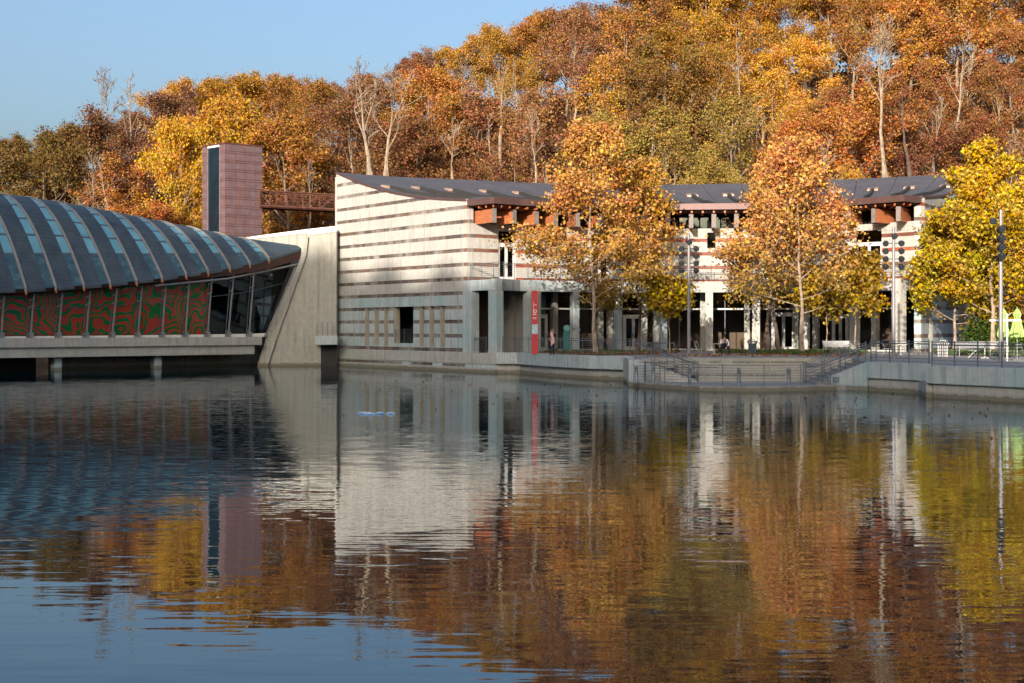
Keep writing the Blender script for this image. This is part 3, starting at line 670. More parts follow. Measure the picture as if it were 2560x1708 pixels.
for dy in (0, 2.2):
    MB().tube([fbp(0, 1, dy), fbp(1, 1, dy)], 0.09, 4).build('top_chord', M['rust'], fb)
    MB().tube([fbp(0, 0, dy), fbp(1, 0, dy)], 0.14, 4).build('bottom_chord', M['rust'], fb)
    fs = [0.0, 0.125, 0.335, 0.54, 0.745, 0.935]
    for i, f in enumerate(fs):
        MB().tube([fbp(f, 0, dy) - Vector((0, 0, .15)), fbp(f, 1, dy) + Vector((0, 0, .1))], 0.08, 4).build('upright', M['rust'], fb)
        if i < 5: MB().tube([fbp(f, i < 3, dy), fbp(fs[i + 1], i >= 3, dy)], 0.05, 4).build('diagonal', M['rust'], fb)
    for h in (.35, .6, .85, 1.1):
        MB().tube([fbp(0, 0, dy) + Vector((0, 0, h)), fbp(1, 0, dy) + Vector((0, 0, h))], 0.025, 4).build('rail_bar', M['rust'], fb)
a, b, c, d = fbp(0, 0), fbp(1, 0), fbp(1, 0, 2.2), fbp(0, 0, 2.2)
MB().slab3([a, b, c, d], (0, 0, .08)).build('walkway', M['rust'], fb)
# ================================================================ striped museum building
mu = thing('striped_building', 'two storey curved building of cream concrete with dark board stripes and a sagging dark roof', 'building')
prof_px = [(841, 432.1), (896, 457.1), (971, 480.4), (1043, 493.6), (1104, 498.9), (1168, 501)]
PU = [FA.upx(px) for px, _ in prof_px]; PZs = [zat(py, FA.at(u).y) for u, (_, py) in zip(PU, prof_px)]
PU[0] = 0.0; ZE = PZs[-1]; ZR = PZs[0]
def hv(v): return interp(v * UA1, PU, PZs)          # roof height, v = 0 ridge .. 1 eave
STR = [1.57 + 1.054 * k for k in range(14)]; SH = 0.135
def zcut(z, L):         # u below which the gable wall reaches height z
    if z <= ZE: return L
    return float(np.interp(-z, [-q for q in PZs], PU)) / UA1 * L
def clipped(path, u0, u1, z0, z1, L, flip, o0, o1, name, mat, color=None):
    # one wall panel cut by the sagging roof line
    m = (lambda u: L - u) if flip else (lambda u: u)
    top = lambda u: interp(m(u) / L * UA1, PU, PZs) - 0.0
    us = np.linspace(u0, u1, 7); pts = [(u, min(z1, top(u))) for u in us]
    if all(z <= z0 + 0.02 for _, z in pts): return
    keep = [(u, z) for u, z in pts if z > z0 + 0.01]
    # find where the roof line crosses the bottom edge
    ua, ub = keep[0][0], keep[-1][0]
    if not flip and ub < u1 - 1e-6: ub2 = min(u1, zcut(z0, L)); keep.append((ub2, z0 + .002)); ub = ub2
    if flip and ua > u0 + 1e-6: ua2 = max(u0, L - zcut(z0, L)); keep.insert(0, (ua2, z0 + .002)); ua = ua2
    poly = [(ua, z0), (ub, z0)] + keep[::-1]
    n = path.nrm((u0 + u1) / 2); n3 = Vector((n.x, n.y, 0))
    MB().slab3([path.at(u, o1, z) for u, z in poly], n3 * (o0 - o1)).build(name, mat, mu, color=color)
def stripe_col(red=False):
    r = random.random()
    if red: return random.choice([(0.30, 0.075, 0.035), (0.24, 0.055, 0.03), (0.34, 0.11, 0.05), (0.16, 0.06, 0.04)])
    return random.choice([(0.12, 0.09, 0.075), (0.10, 0.075, 0.06), (0.15, 0.125, 0.11), (0.20, 0.17, 0.15), (0.13, 0.085, 0.06), (0.08, 0.06, 0.055)])
# openings of the end wall: seven slots and one wide doorway
slots = [(912, 923), (936, 947), (960, 971), (1048, 1059), (1073, 1085), (1100, 1112)]
holes = [(FA.upx(a), FA.upx(b), 1.75, 4.86) for a, b in slots] + [(FA.upx(984), FA.upx(1033), 2.0, 4.86)]
ULOW = FA.upx(1157)
lev = [PZ - 0.1] + [z for s in STR for z in (s - SH, s + SH)]
def gable(path, L, flip, low, holes, o_in=-0.55, nj=4.6, reds=False):
    for k, s in enumerate(STR):
        zs0 = 0.0 + (STR[k - 1] + SH if k else PZ - 0.05); z1 = s - SH
        ue = low if s < 5.9 else L
        nP = max(1, round(ue / nj)); cu = [ue * i / nP for i in range(nP + 1)]
        for a, b in zip(cu, cu[1:]):
            for (x0, x1, c, d) in rect_minus(a + .004, b - .004, zs0, z1, holes):
                clipped(path, x0, x1, c, d, L, flip, o_in, 0.0, 'concrete_panel', M['conc_warm'] if s > 5.9 else M['conc_shade'])  # lower bands of the same wall take the shade-tinted concrete
        # boards
        u = 0.0
        while u < ue - .05:
            w = random.choice([1.2, 1.9, 2.6, 3.4]); v = min(ue, u + w)
            for (x0, x1, c, d) in rect_minus(u, v - .004, s - SH, s + SH, holes):
                clipped(path, x0, x1, c, d, L, flip, o_in, -0.035, 'stripe_board', M['stripe'], stripe_col())
            u = v
    clipped(path, 0, L, STR[-1] + SH, ZR + 1, L, flip, o_in, 0.0, 'concrete_panel', M['conc_warm'])
gable(FA, UA1, False, ULOW, holes)
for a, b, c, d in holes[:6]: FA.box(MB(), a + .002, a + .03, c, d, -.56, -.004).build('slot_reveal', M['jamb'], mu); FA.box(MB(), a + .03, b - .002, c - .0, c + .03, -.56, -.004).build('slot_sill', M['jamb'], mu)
for a, b, c, d in holes[:6]: FA.box(MB(), a - .05, b + .05, c - .1, d + .1, -0.75, -0.56).build('slot_window', M['glass_dark'], mu)
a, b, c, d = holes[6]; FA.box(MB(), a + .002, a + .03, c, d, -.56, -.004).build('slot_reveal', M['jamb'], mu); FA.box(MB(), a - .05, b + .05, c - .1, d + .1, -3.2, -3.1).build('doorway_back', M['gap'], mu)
for f in (0, .5, 1): 
    u = a + .05 + (b - a - .1) * f; MB().tube([FA.at(u, -.1, 2.0), FA.at(u, -.1, 3.1)], .022, 5).build('opening_post', M['rail'], mu)
for k in range(7): MB().tube([FA.at(a, -.1, 2.12 + .16 * k), FA.at(b, -.1, 2.12 + .16 * k)], .010, 4).build('opening_rail', M['rail'], mu)
# base of the end wall: ledge, plinth, foot in the water
FA.box(MB(), 0, UA2, 0.62, PZ - .052, -0.6, 0.03).build('base_beam', M['conc'], mu)
FA.box(MB(), 0, UA2, 0.30, 0.615, -0.6, -0.03).build('base_band', M['conc_shade'], mu)
u = 0.3
while u < UA2 - 3: w = random.choice([2.2, 3, 4]); FA.box(MB(), u, u + w, 0.36, 0.56, -0.1, 0.0).build('stripe_board', M['stripe'], mu, color=stripe_col()); u += w + random.choice([.02, 1.5])
FA.box(MB(), -0.2, UA2 + .1, -1.4, 0.295, -0.6, 0.22).build('plinth', M['conc'], mu)
# corner column, pilaster, beam at first floor level around the corner
FA.box(MB(), ULOW + .01, FA.upx(1180), PZ - .05, 5.92, -0.62, 0.02).build('pilaster', M['conc_shade'], mu)
zA, zB = 5.92, 6.70
FA.box(MB(), ULOW + .01, UA2, zA + .002, zB, -0.5, 0.02).build('floor_beam', M['conc_shade'], mu)
def colm(path, u, w, dpt, name='column', mat='conc_shade', z0=PZ, z1=5.915, off=-.01): 
    o = path.box(MB(), u - w / 2, u + w / 2, z0, z1, -dpt, off).build(name, M[mat], mu); return o
FA.box(MB(), UA2 - 1.02, UA2 - 0.02, PZ - .05, 5.915, -0.62, 0.0).build('column', M['conc_shade'], mu)
# first-floor slab and facade beam along the arc, cut in cast panels
us = np.linspace(0.05, BAL.len, 12)
for a, b in zip(us, us[1:]): BAL.box(MB(), a + .006, b - .006, zA, zB + .05, -0.45, 0.0).build('floor_beam', M['conc_shade' if a < 8 else 'conc_warm'], mu)
INB = Path([XY(1205, 108.5), XY(1300, 113), XY(1500, 117), XY(1700, 118), XY(1850, 117.5), XY(2000, 116), XY(2130, 113.5), XY(2235, 110)])
SF = Path([XY(1255, 105.9), XY(1300, 107.4), XY(1420, 109.6), XY(1560, 111.1), XY(1700, 111.3), XY(1850, 110.8), XY(2000, 109.5), XY(2120, 107.7), XY(2245, 104.4)])
fpoly = [tuple(BAL.at(u, -.46)[:2]) for u in np.linspace(BAL.upx(1300), BAL.len - .1, 12)] + [tuple(INB.at(u)[:2]) for u in np.linspace(INB.len, 0, 10)]
MB().prism(fpoly, 6.1, 6.6).build('floor_slab', M['conc'], mu)
MB().prism(fpoly[2:], PZ + .002, PZ + .012).build('inner_floor', M['inner'], mu)
MB().prism([tuple(A1), (A2.x, A2.y + .3), tuple(BAL.at(BAL.upx(1300), -.5)[:2]), tuple(UW.at(UW.upx(1300))[:2])], 6.1, 6.68).build('floor_slab', M['conc'], mu)
for px, w in ((1326, .34), (1441, .5), (1548, .52), (1659, .56), (1773, .56), (1890, .58), (2010, .58), (2132, .62)):
    colm(BAL, BAL.upx(px), w, .55, mat='conc_shade' if px < 1700 else 'conc_warm')
BAL.box(MB(), BAL.len - .78, BAL.len - .02, PZ, 5.915, -.7, -.01).build('column', M['conc_warm'], mu)
# ground-floor storefront set back behind the columns
OB = -2.7
S0 = BAL.upx(1270)
back_u0 = 1.2
INB.box(MB(), 0, INB.len, PZ, 6.05, -.3, 0).build('inner_back_wall', M['inner'], mu)
FA.box(MB(), 2.0, UA2 - .6, PZ, 5.9, -4.4, -4.2).build('passage_wall', M['inner_l'], mu)
segs = []
piers = [1284, 1385, 1500, 1525, 1610, 1640, 1757, 1868, 1990, 2040, 2140, 2188]
for px in piers: colm(SF, SF.upx(px), .42 if px != 1284 else .5, .3, 'wall_pier', 'inner_l' if px < 1600 else 'conc', off=.25)
allp = [1270] + piers + [2240]
for a, b in zip(allp, allp[1:]):
    ua, ub = SF.upx(a) + .22, SF.upx(b) - .22
    if ub - ua < .5: continue
    SF.box(MB(), ua, ub, PZ, PZ + .13, -.1, .08).build('sill', M['white'], mu)
    SF.box(MB(), ua, ub, 4.62, 4.74, -.08, .06).build('transom', M['white'], mu)
    n = max(1, round((ub - ua) / 1.7))
    for i in range(n):
        x0 = ua + (ub - ua) * i / n + .03; x1 = ua + (ub - ua) * (i + 1) / n - .03
        SF.box(MB(), x0, x1, PZ + .132, 4.618, -.03, -.01).build('window_pane', M['glass'], mu)
        SF.box(MB(), x0, x1, 4.742, 5.9, -.03, -.01).build('window_pane', M['glass_dark'], mu)
        if i: SF.box(MB(), x0 - .06, x0, PZ + .132, 5.9, -.06, .01).build('mullion', M['rail_dark'], mu)
def door_pair(path, px0, px1, z0, z1, off, leaves=2, head=None, lab=None):
    a, b = path.upx(px0), path.upx(px1); f = .11
    for i in range(leaves):
        x0 = a + (b - a) * i / leaves + .006; x1 = a + (b - a) * (i + 1) / leaves - .006
        mb = MB(); zz = z0 + .3
        path.box(mb, x0, x0 + f, z0 + .01, z1, off - .06, off + .03); path.box(mb, x1 - f, x1, z0 + .01, z1, off - .06, off + .03)
        path.box(mb, x0 + f, x1 - f, z1 - .16, z1 - .001, off - .06, off + .03); path.box(mb, x0 + f, x1 - f, z0 + .011, zz, off - .06, off + .03)
        dr = mb.build('door_leaf', M['white'], mu)
        path.box(MB(), x0 + f, x1 - f, zz, z1 - .16, off - .03, off - .01).build('door_glass', M['glass_dark'], dr)
        hx = x1 - f / 2 if i == 0 else x0 + f / 2
        MB().tube([path.at(hx, off + .09, z0 + .95), path.at(hx, off + .09, z0 + 1.35)], .02, 5).build('handle', M['black'], dr)
    mb = MB(); path.box(mb, a - .12, a, z0 + .005, z1 + .13, off - .08, off + .05); path.box(mb, b, b + .12, z0 + .005, z1 + .13, off - .08, off + .05); path.box(mb, a, b, z1 + .002, z1 + .13, off - .08, off + .05)
    mb.build('door_frame', M['white'], mu)
door_pair(SF, 1303, 1326, PZ, 4.1, .12, 1); door_pair(SF, 1345, 1363, PZ, 4.1, .12, 1)
door_pair(SF, 1560, 1604, PZ, 4.1, .15, 2); door_pair(SF, 1934, 1985, PZ, 4.25, .15, 2); door_pair(SF, 2086, 2120, PZ, 4.1, .15, 2)
# upper storey: stripes and concrete along the arc with door openings
doors_up = [(1246, 1291), (1478, 1524), (1768, 1789), (1905, 1950), (2136, 2204)]
hu = [(UW.upx(a), UW.upx(b), zB - .2, 10.45) for a, b in doors_up]; hu[2] = (hu[2][0], hu[2][1], 9.4, 10.6)
CUT = UW.upx(1183); ULR = UW.upx(2290)
WT = 10.92        # top of the plain wall under the light shelves
for k, s in enumerate(STR):
    if s < 6.5: continue
    z0 = (STR[k - 1] + SH) if s > 7 else zB - .2
    z1 = s - SH
    for (ra, rb, full) in ((0.02, CUT, True), (CUT, ULR, False), (ULR, UW.len - .02, True)):
        if (not full and z0 > WT - .1) or z0 > ZE - .3: continue
        zt1 = z1 if full else min(z1, WT)
        nP = max(1, round((rb - ra) / 3.4))
        for i in range(nP):
            a, b = ra + (rb - ra) * i / nP, ra + (rb - ra) * (i + 1) / nP
            for (x0, x1, c, d) in rect_minus(a + .003, b - .003, z0, min(zt1, ZE - .02), hu):
                if d - c > .02: UW.box(MB(), x0, x1, c, d, -.45, 0).build('concrete_panel', M['conc_warm'], mu)
        if full and s < ZE - .2 or s < 10.3:
            u = ra
            while u < rb - .05:
                v = min(rb, u + random.choice([1.4, 2.2, 3.1]))
                for (x0, x1, c, d) in rect_minus(u, v - .004, s - SH, s + SH, hu):
                    redc = stripe_col(True) if not (u < 1.2) else (0.17, 0.09, 0.06)
                    UW.box(MB(), x0, x1, c, d, -.45, -.03).build('stripe_board', M['stripe_red'], mu, color=redc)
                u = v
for (ra, rb) in ((0.02, CUT), (ULR, UW.len - .02)): UW.box(MB(), ra, rb, STR[10] + SH, ZE - .03, -.45, 0).build('concrete_panel', M['conc_warm'], mu)
for i, (a, b) in enumerate(doors_up):
    if i == 2: UW.box(MB(), hu[2][0], hu[2][1], 9.4, 10.6, -.3, -.25).build('window_pane', M['glass_dark'], mu); continue
    door_pair(UW, a + 3, b - 3, zB + .05, 9.45, -.2, 2)
    UW.box(MB(), hu[i][0] + .06, hu[i][1] - .06, 9.6, 10.43, -.25, -.22).build('transom_pane', M['glass_dark'], mu)
# clerestory glazing and posts above the wall
cl = np.linspace(CUT + .05, ULR - .05, 24)
for a, b in zip(cl, cl[1:]): UW.box(MB(), a + .05, b - .05, WT + .01, 12.0, -1.0, -.96).build('clerestory_pane', M['glass_dark'], mu)
UW.box(MB(), CUT, ULR, WT - .3, WT, -1.3, -.455).build('wall_ledge', M['conc'], mu)
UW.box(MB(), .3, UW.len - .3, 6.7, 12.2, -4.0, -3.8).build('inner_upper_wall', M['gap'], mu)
# wood light shelves: deep boxes set square to the facade under the eave, grey front edge
fins = [1243, 1296, 1350, 1398, 1450, 1505, 1560, 1616, 1672, 1728, 1785, 1842, 1898, 1953, 2008, 2062, 2116, 2175, 2242]
for px in fins:
    u = EAVE.upx(px); nrm2 = EAVE.nrm(u); tg = EAVE.dir(u)
    if px == 1243: nrm2 = Vector((0.50, -0.87)); 
    if px == 2242: nrm2 = Vector((-0.50, -0.87))
    front = Vector(EAVE.at(u)[:2]) - nrm2 * 0.5; ln = 3.0
    c = front - nrm2 * (ln / 2); c2 = front + nrm2 * 0.05
    MB().obox((c.x, c.y, 10.86), ln, 0.26, 0.98, nrm2).build('light_shelf', M['wood'], mu)
    MB().obox((c2.x, c2.y, 10.83), 0.10, 0.34, 1.04, nrm2).build('shelf_edge', M['edge_grey'], mu)
# roof: panels between radial seams, fascia, soffit, rafters, slender roof hatches
NR = 17
def roofpt(s, v, lift=0.0):
    r = RIDGE.at(s * RIDGE.len); e = EAVE.at(s * EAVE.len)
    return Vector((r.x + (e.x - r.x) * v, r.y + (e.y - r.y) * v, hv(v) + lift))
VV = [0, .08, .17, .26, .36, .46, .57, .68, .79, .9, 1.0]
for k in range(NR):
    s0, s1 = k / NR, (k + 1) / NR
    mb = MB(); n = len(VV); q = 3
    for L in (0.05, -0.22):
        for i in range(q + 1):
            for v in VV: mb.v.append(tuple(roofpt(s0 + .0004 + (s1 - s0 - .0008) * i / q, v, L + (.0 if L > 0 or v < .9 else .12))))
    T = (q + 1) * n
    for i in range(q):
        for j in range(n - 1):
            f = (i * n + j, (i + 1) * n + j, (i + 1) * n + j + 1, i * n + j + 1); mb.f.append(f); mb.f.append(tuple(T + x for x in f[::-1]))
    for j in range(n - 1):
        mb.f.append((j, j + 1, T + j + 1, T + j)); a = q * n; mb.f.append((a + j + 1, a + j, T + a + j, T + a + j + 1))
    for i in range(q):
        for j in (0, n - 1): a = i * n + j; b = a + n; mb.f.append((a, b, T + b, T + a))
    mb.build('roof_panel', M['roof_sheet'], mu)
    # radial slot: dark upstand with a copper head
    ss = s0 + .5 / NR
    if k < NR:
        mb = MB(); dsx = .0026
        vs_ = [.34, .5, .65, .8, .98]
        for v in vs_:
            for ds, l in ((-dsx, .05), (dsx, .05), (dsx, .30 if v < .9 else .1), (-dsx, .30 if v < .9 else .1)): mb.v.append(tuple(roofpt(ss + ds, v, l)))
        for i in range(len(vs_) - 1):
            for a in range(4): b = (a + 1) % 4; mb.f.append((4 * i + a, 4 * i + b, 4 * i + 4 + b, 4 * i + 4 + a))
        mb.f += [(3, 2, 1, 0), (16, 17, 18, 19)]
        mb.build('roof_slot', M['gap'], mu)
        MB().slab3([roofpt(ss - dsx * 3.4, .29, .06), roofpt(ss + dsx * 3.4, .29, .06), roofpt(ss + dsx * 3.4, .34, .06), roofpt(ss - dsx * 3.4, .34, .06)], (0, 0, .13)).build('slot_head', M['copper_light'], mu)
# verge trims and ridge trim
for s in (0, 1):
    for j in range(len(VV) - 1):
        a, b = roofpt(s, VV[j], .1), roofpt(s, VV[j + 1], .1); d_ = Vector((.09, 0, 0)) * (1 if s == 0 else -1)
        MB().slab3([a - d_, a + d_, b + d_, b - d_], (0, 0, -.16)).build('verge_trim', M['brown'], mu)
# deep brown fascia with stepped corners
us = np.linspace(.12, EAVE.len - .12, 16)
for a, b in zip(us, us[1:]): EAVE.box(MB(), a + .004, b - .004, ZE - .42, ZE + .03, -.35, .12).build('fascia', M['brown'], mu)
EAVE.box(MB(), .3, EAVE.len - .3, ZE - .50, ZE - .425, -3.2, -.3).build('soffit', M['rust'], mu)
for u in np.linspace(1.2, EAVE.len - 1.2, 44): EAVE.box(MB(), u - .07, u + .07, ZE - .66, ZE - .503, -3.0, -.1).build('rafter_end', M['wood'], mu)
# back wall and right gable
CG = Path([C1, C0])
gable(CG, CG.len, True, CG.len, [], -.5)
CG.box(MB(), .02, CG.len, -1.2, PZ - .06, -.5, -.01).build('base_beam', M['conc'], mu)
RIDGE.box(MB(), .3, RIDGE.len - .3, 0, ZR - .3, -.6, -.2).build('rear_wall', M['conc'], mu)
# terrace deck continuing round the right corner
BR = Path([tuple(BAL.at(BAL.len - .01)[:2]), XY(2330, 104.4), XY(2460, 112), XY(2560, 119)])
BR.box(MB(), .02, BR.len, zA, zB + .05, -3.0, 0).build('terrace_beam', M['conc_warm'], mu)
for px in (2330, 2420, 2500): u = BR.upx(px); BR.box(MB(), u - .3, u + .3, PZ, 5.915, -.6, -.05).build('column', M['conc_warm'], mu)
# railings -------------------------------------------------------
def railing(label, pts, h=1.08, step=1.35, nw=7, mat='rail', hand=True, wr=0.011, pr=0.026, ends=None, group=None):
    """pts: 3-D foot line"""
    t = thing('railing', label, 'railing', group); pts = [Vector(p) for p in pts]; L = [0]
    for a, b in zip(pts, pts[1:]): L.append(L[-1] + (b - a).length)
    def at(u):
        for i in range(len(L) - 1):
            if u <= L[i + 1] + 1e-6: return pts[i].lerp(pts[i + 1], (u - L[i]) / (L[i + 1] - L[i]))
        return pts[-1]
    n = max(1, round(L[-1] / step)); m = M[mat]
    for i in range(n + 1):
        p = at(L[-1] * i / n); MB().tube([p, p + Vector((0, 0, h + .05))], pr, 5).build('post', m, t)
    for k in range(nw):
        dz = Vector((0, 0, .13 + (h - .15) * k / (nw - 1))); MB().tube([p + dz for p in pts], wr * (1.6 if k == nw - 1 else 1), 4).build('rail_bar', m, t)
    if hand: dz = Vector((0, 0, h - .14)); MB().tube([p + dz + Vector((0, .08, 0)) for p in pts], .024, 6).build('handrail', m, t)
    return t
RAIL_END = [BAL.at(u, -.12, zB + .05) for u in np.linspace(.2, BAL.len - .1, 16)]
railing('thin steel railing along the whole upper terrace of the striped building', [FA.at(UA1 + .25, -.1, zB), FA.at(UA2 - .2, -.12, zB + .02)] + RAIL_END, 1.2, 1.5, 8)
railing('steel railing of the upper terrace around the right end of the striped building', [BR.at(u, -.15, zB + .05) for u in (.15, 3, 7)], 1.2, 1.5, 8)
railing('short railing in the ground floor opening beside the corner column', [FA.at(FA.upx(1178), -.15, PZ), FA.at(UA2 - 1.5, -.15, PZ)], 1.1, 1.2, 7)
railing('steel railing on top of the long curved wall by the water', [WB.at(u, .1, PZ) for u in np.linspace(.5, WB.len - .1, 9)], 1.1, 1.55, 8)
pT = [(6.9, 79.15, PZ), (10.35, 79.15, 0.2)]
railing('sloping steel railing on the near side of the left stairs', pT, 1.15, 1.0, 7)
railing('sloping steel handrail on the far side of the left stairs', [(7.0, 81.3, PZ), (10.4, 81.3, 0.25)], .95, 1.1, 2, wr=.02, hand=False)
railing('short slanting handrail behind the left stairs near the small tree', [(8.1, 85.5, PZ), (9.5, 83.4, PZ)], .9, 1.2, 2, wr=.02, hand=False)
kd = [kp.at(u, -.28, .235) for u in np.linspace(kp.L[3], kp.len - .1, 16)]
railing('curved cable railing around the lower deck edge above the water', kd, 1.1, 2.3, 8, 'rail', False)
railing('steel railing on the left return of the lower deck', [kd[0], (7.0, 78.6, .24), (8.2, 78.9, .24)], 1.1, 1.0, 7, 'rail', False)
s0 = Vector((16.3, 75.7, .25)); s1 = Vector((19.2, 75.0, PZ))
railing('sloping blue grey railing on the near side of the right stairs', [(15.6, 75.5, .24), s0, s1], 1.1, 1.0, 7, 'rail_dark')
railing('sloping railing in the middle of the right stairs', [(15.9, 77.6, .24), (16.3, 77.6, .25), (19.3, 77.6, PZ)], 1.0, 1.1, 5, 'rail')
railing('far sloping railing of the right stairs against the seating tiers', [(16.3, 79.5, .25), (19.3, 79.5, PZ)], 1.05, 1.1, 6, 'rail')
R1 = Path(rw1); R2 = Path(rw2)
railing('blue grey cable railing on the set back terrace wall at the right', [R1.at(u, -.15, PZ) for u in (.1, R1.len - .1)], 1.15, 1.35, 8, 'rail_dark', pr=.034)
railing('nearest blue grey cable railing above the water at the right edge', [R2.at(u, -.15, PZ) for u in (.2, 2.2, 4.5, 7, 9.5)], 1.15, 1.35, 8, 'rail_dark', pr=.036)
# ================================================================ trees
def leaf_mesh(name, C, size, rng, stretch=1.3, up=0.25):
    n = len(C); nrm = rng.normal(size=(n, 3)); nrm[:, 2] = np.abs(nrm[:, 2]) * (1 + up); nrm /= np.linalg.norm(nrm, axis=1)[:, None]
    r = rng.normal(size=(n, 3)); a = np.cross(nrm, r); a /= np.linalg.norm(a, axis=1)[:, None] + 1e-9; b = np.cross(nrm, a)
    s = size * rng.uniform(0.6, 1.3, n)[:, None]
    fold = nrm * s * 0.35
    V = np.empty((n, 4, 3)); V[:, 0] = C - a * s * stretch * .5; V[:, 1] = C - b * s * .5 + fold; V[:, 2] = C + a * s * stretch * .5; V[:, 3] = C + b * s * .5 + fold
    F = np.empty((n, 2, 3), dtype=np.int64); k = np.arange(n)[:, None] * 4; F[:, 0] = k + [0, 1, 2]; F[:, 1] = k + [0, 2, 3]
    me = bpy.data.meshes.new(name); me.vertices.add(n * 4); me.vertices.foreach_set('co', V.reshape(-1).astype(np.float32))
    me.loops.add(n * 6); me.loops.foreach_set('vertex_index', F.reshape(-1).astype(np.int32)); me.polygons.add(n * 2)
    me.polygons.foreach_set('loop_start', np.arange(0, n * 6, 3, dtype=np.int32)); me.update(calc_edges=True)
    return me
def mesh_obj(name, me, mat, parent, color=None):
    if not me.materials: me.materials.append(mat)
    o = bpy.data.objects.new(name, me); COL.objects.link(o); o.parent = parent
    if color: o.color = (*color, 1)
    return o
class Tree:
    """grows a trunk with limbs; collects twig ends where leaf clumps sit"""
    def __init__(s, seed, H, R, fork=0.3, lean=0.0, r0=0.25, levels=3, kids=5, upright=0.5, sides=6, tipr=0.012, droop=0.0, limbs=9, shape='round'):
        s.rg = random.Random(seed); s.mb = MB(); s.ends = []; s.H = H; s.R = R; s.kids = kids; s.levels = levels; s.upright = upright; s.tipr = tipr; s.shape = shape; s.lr = .34 if shape == 'cone' else .5
        rg = s.rg; n = 9; pts = []; x = y = 0.0
        for i in range(n + 1):
            f = i / n; pts.append(Vector((x + lean * f * H, y, H * 0.93 * f))); x += rg.gauss(0, H * .008); y += rg.gauss(0, H * .008)
        rs = [r0 * (1 - .93 * (i / n) ** .9) + (r0 * .45 if i == 0 else 0) for i in range(n + 1)]
        s.mb.tube(pts, rs, sides); s.trunk = pts
        for k in range(limbs):
            f = fork + (0.95 - fork) * ((k + rg.random() * .7) / limbs); i = min(int(f * n), n - 1); p = pts[i].lerp(pts[i + 1], f * n - i)
            az = k * 2.4 + rg.random() * 1.2
            if shape == 'round': w = math.sin(math.pi * min(1, max(.08, (f - fork * .55) / (1.08 - fork * .55))) ** .85) ** .7
            elif shape == 'cone': w = max(.12, 1.0 - ((f - fork) / (1 - fork)) ** 1.25) if f > fork + .1 else .85
            else: w = 1
            ln = R * (0.55 + .55 * w) * rg.uniform(.8, 1.12) * (w * .55 + .45)
            el = upright + .5 * f + rg.gauss(0, .12)
            d = Vector((math.cos(az) * math.cos(el), math.sin(az) * math.cos(el), math.sin(el)))
            s.limb(p, d, ln, max(.02, rs[i] * s.lr), 1)
        s.ends.append((pts[-1], 1.0))
    def limb(s, p, d, ln, r, lev):
        rg = s.rg; n = 4 if lev < s.levels else 3; pts = [p]; dd = d.copy()
        for i in range(n):
            dd = (dd + Vector((rg.gauss(0, .16), rg.gauss(0, .16), rg.gauss(.05, .12)))).normalized(); pts.append(pts[-1] + dd * ln / n)
        s.mb.tube(pts, [max(s.tipr, r * (1 - .75 * i / n)) for i in range(n + 1)], 5 if lev == 1 else 3, cap=False)
        s.ends.append((pts[-1], ln)); 
        if lev == 1 and s.shape == 'cone': s.ends.append((pts[1], ln * .5)); s.ends.append((pts[3], ln * .5))
        if lev >= 1: s.ends.append((pts[n // 2 + (n > 3)], ln * .8))
        if lev < s.levels:
            for k in range(s.kids):
                f = .3 + .7 * (k + rg.random() * .6) / s.kids; i = min(int(f * n), n - 1); q = pts[i].lerp(pts[i + 1], f * n - i)
                az = rg.uniform(0, 6.28); side = Vector((math.cos(az), math.sin(az), rg.uniform(-.3, .5)))
                s.limb(q, (dd * .9 + side * .85).normalized(), ln * rg.uniform(.38, .6) * (1.15 - .4 * f), max(s.tipr, r * .5), lev + 1)
    def leaves(s, n, cr, rng, drop=0.0, zmin=None):
        E = np.array([tuple(e[0]) for e in s.ends]); 
        if zmin is not None: E = E[E[:, 2] > zmin]
        if drop: E = E[rng.random(len(E)) > drop]
        idx = rng.integers(0, len(E), n); off = rng.normal(size=(n, 3)) * cr * np.array([1, 1, .72]); off[:, 2] -= cr * .12
        return E[idx] + off
HILL = {}
def proto(kind, seed, H, R, leafn, lsize, **kw):
    tr = Tree(seed, H, R, **kw); rng = np.random.default_rng(seed)
    tm = bpy.data.meshes.new('trunk'); tm.from_pydata(tr.mb.v, [], tr.mb.f); tm.update()
    cm = leaf_mesh('crown', tr.leaves(leafn, R * .085, rng), lsize, rng) if leafn else None
    HILL.setdefault(kind, []).append((tm, cm, H))
for i in range(6): proto('full', 100 + i, 16, 5.2 + .35 * (i % 3), 15000, .20, fork=.24, r0=.26, levels=3, kids=4, limbs=13, upright=.35, lean=(.02, -.03, 0, .04, -.02, .03)[i])
for i in range(4): proto('thin', 200 + i, 16, 4.6, 6000, .18, fork=.34, r0=.22, levels=3, kids=4, limbs=12, upright=.7, lean=(.04, -.05, .02, 0)[i])
for i in range(3): proto('bare', 300 + i, 16, 5.0, 0, .3, fork=.36, r0=.23, levels=3, kids=5, limbs=9, upright=.85, tipr=.022, lean=(.05, -.04, .01)[i])
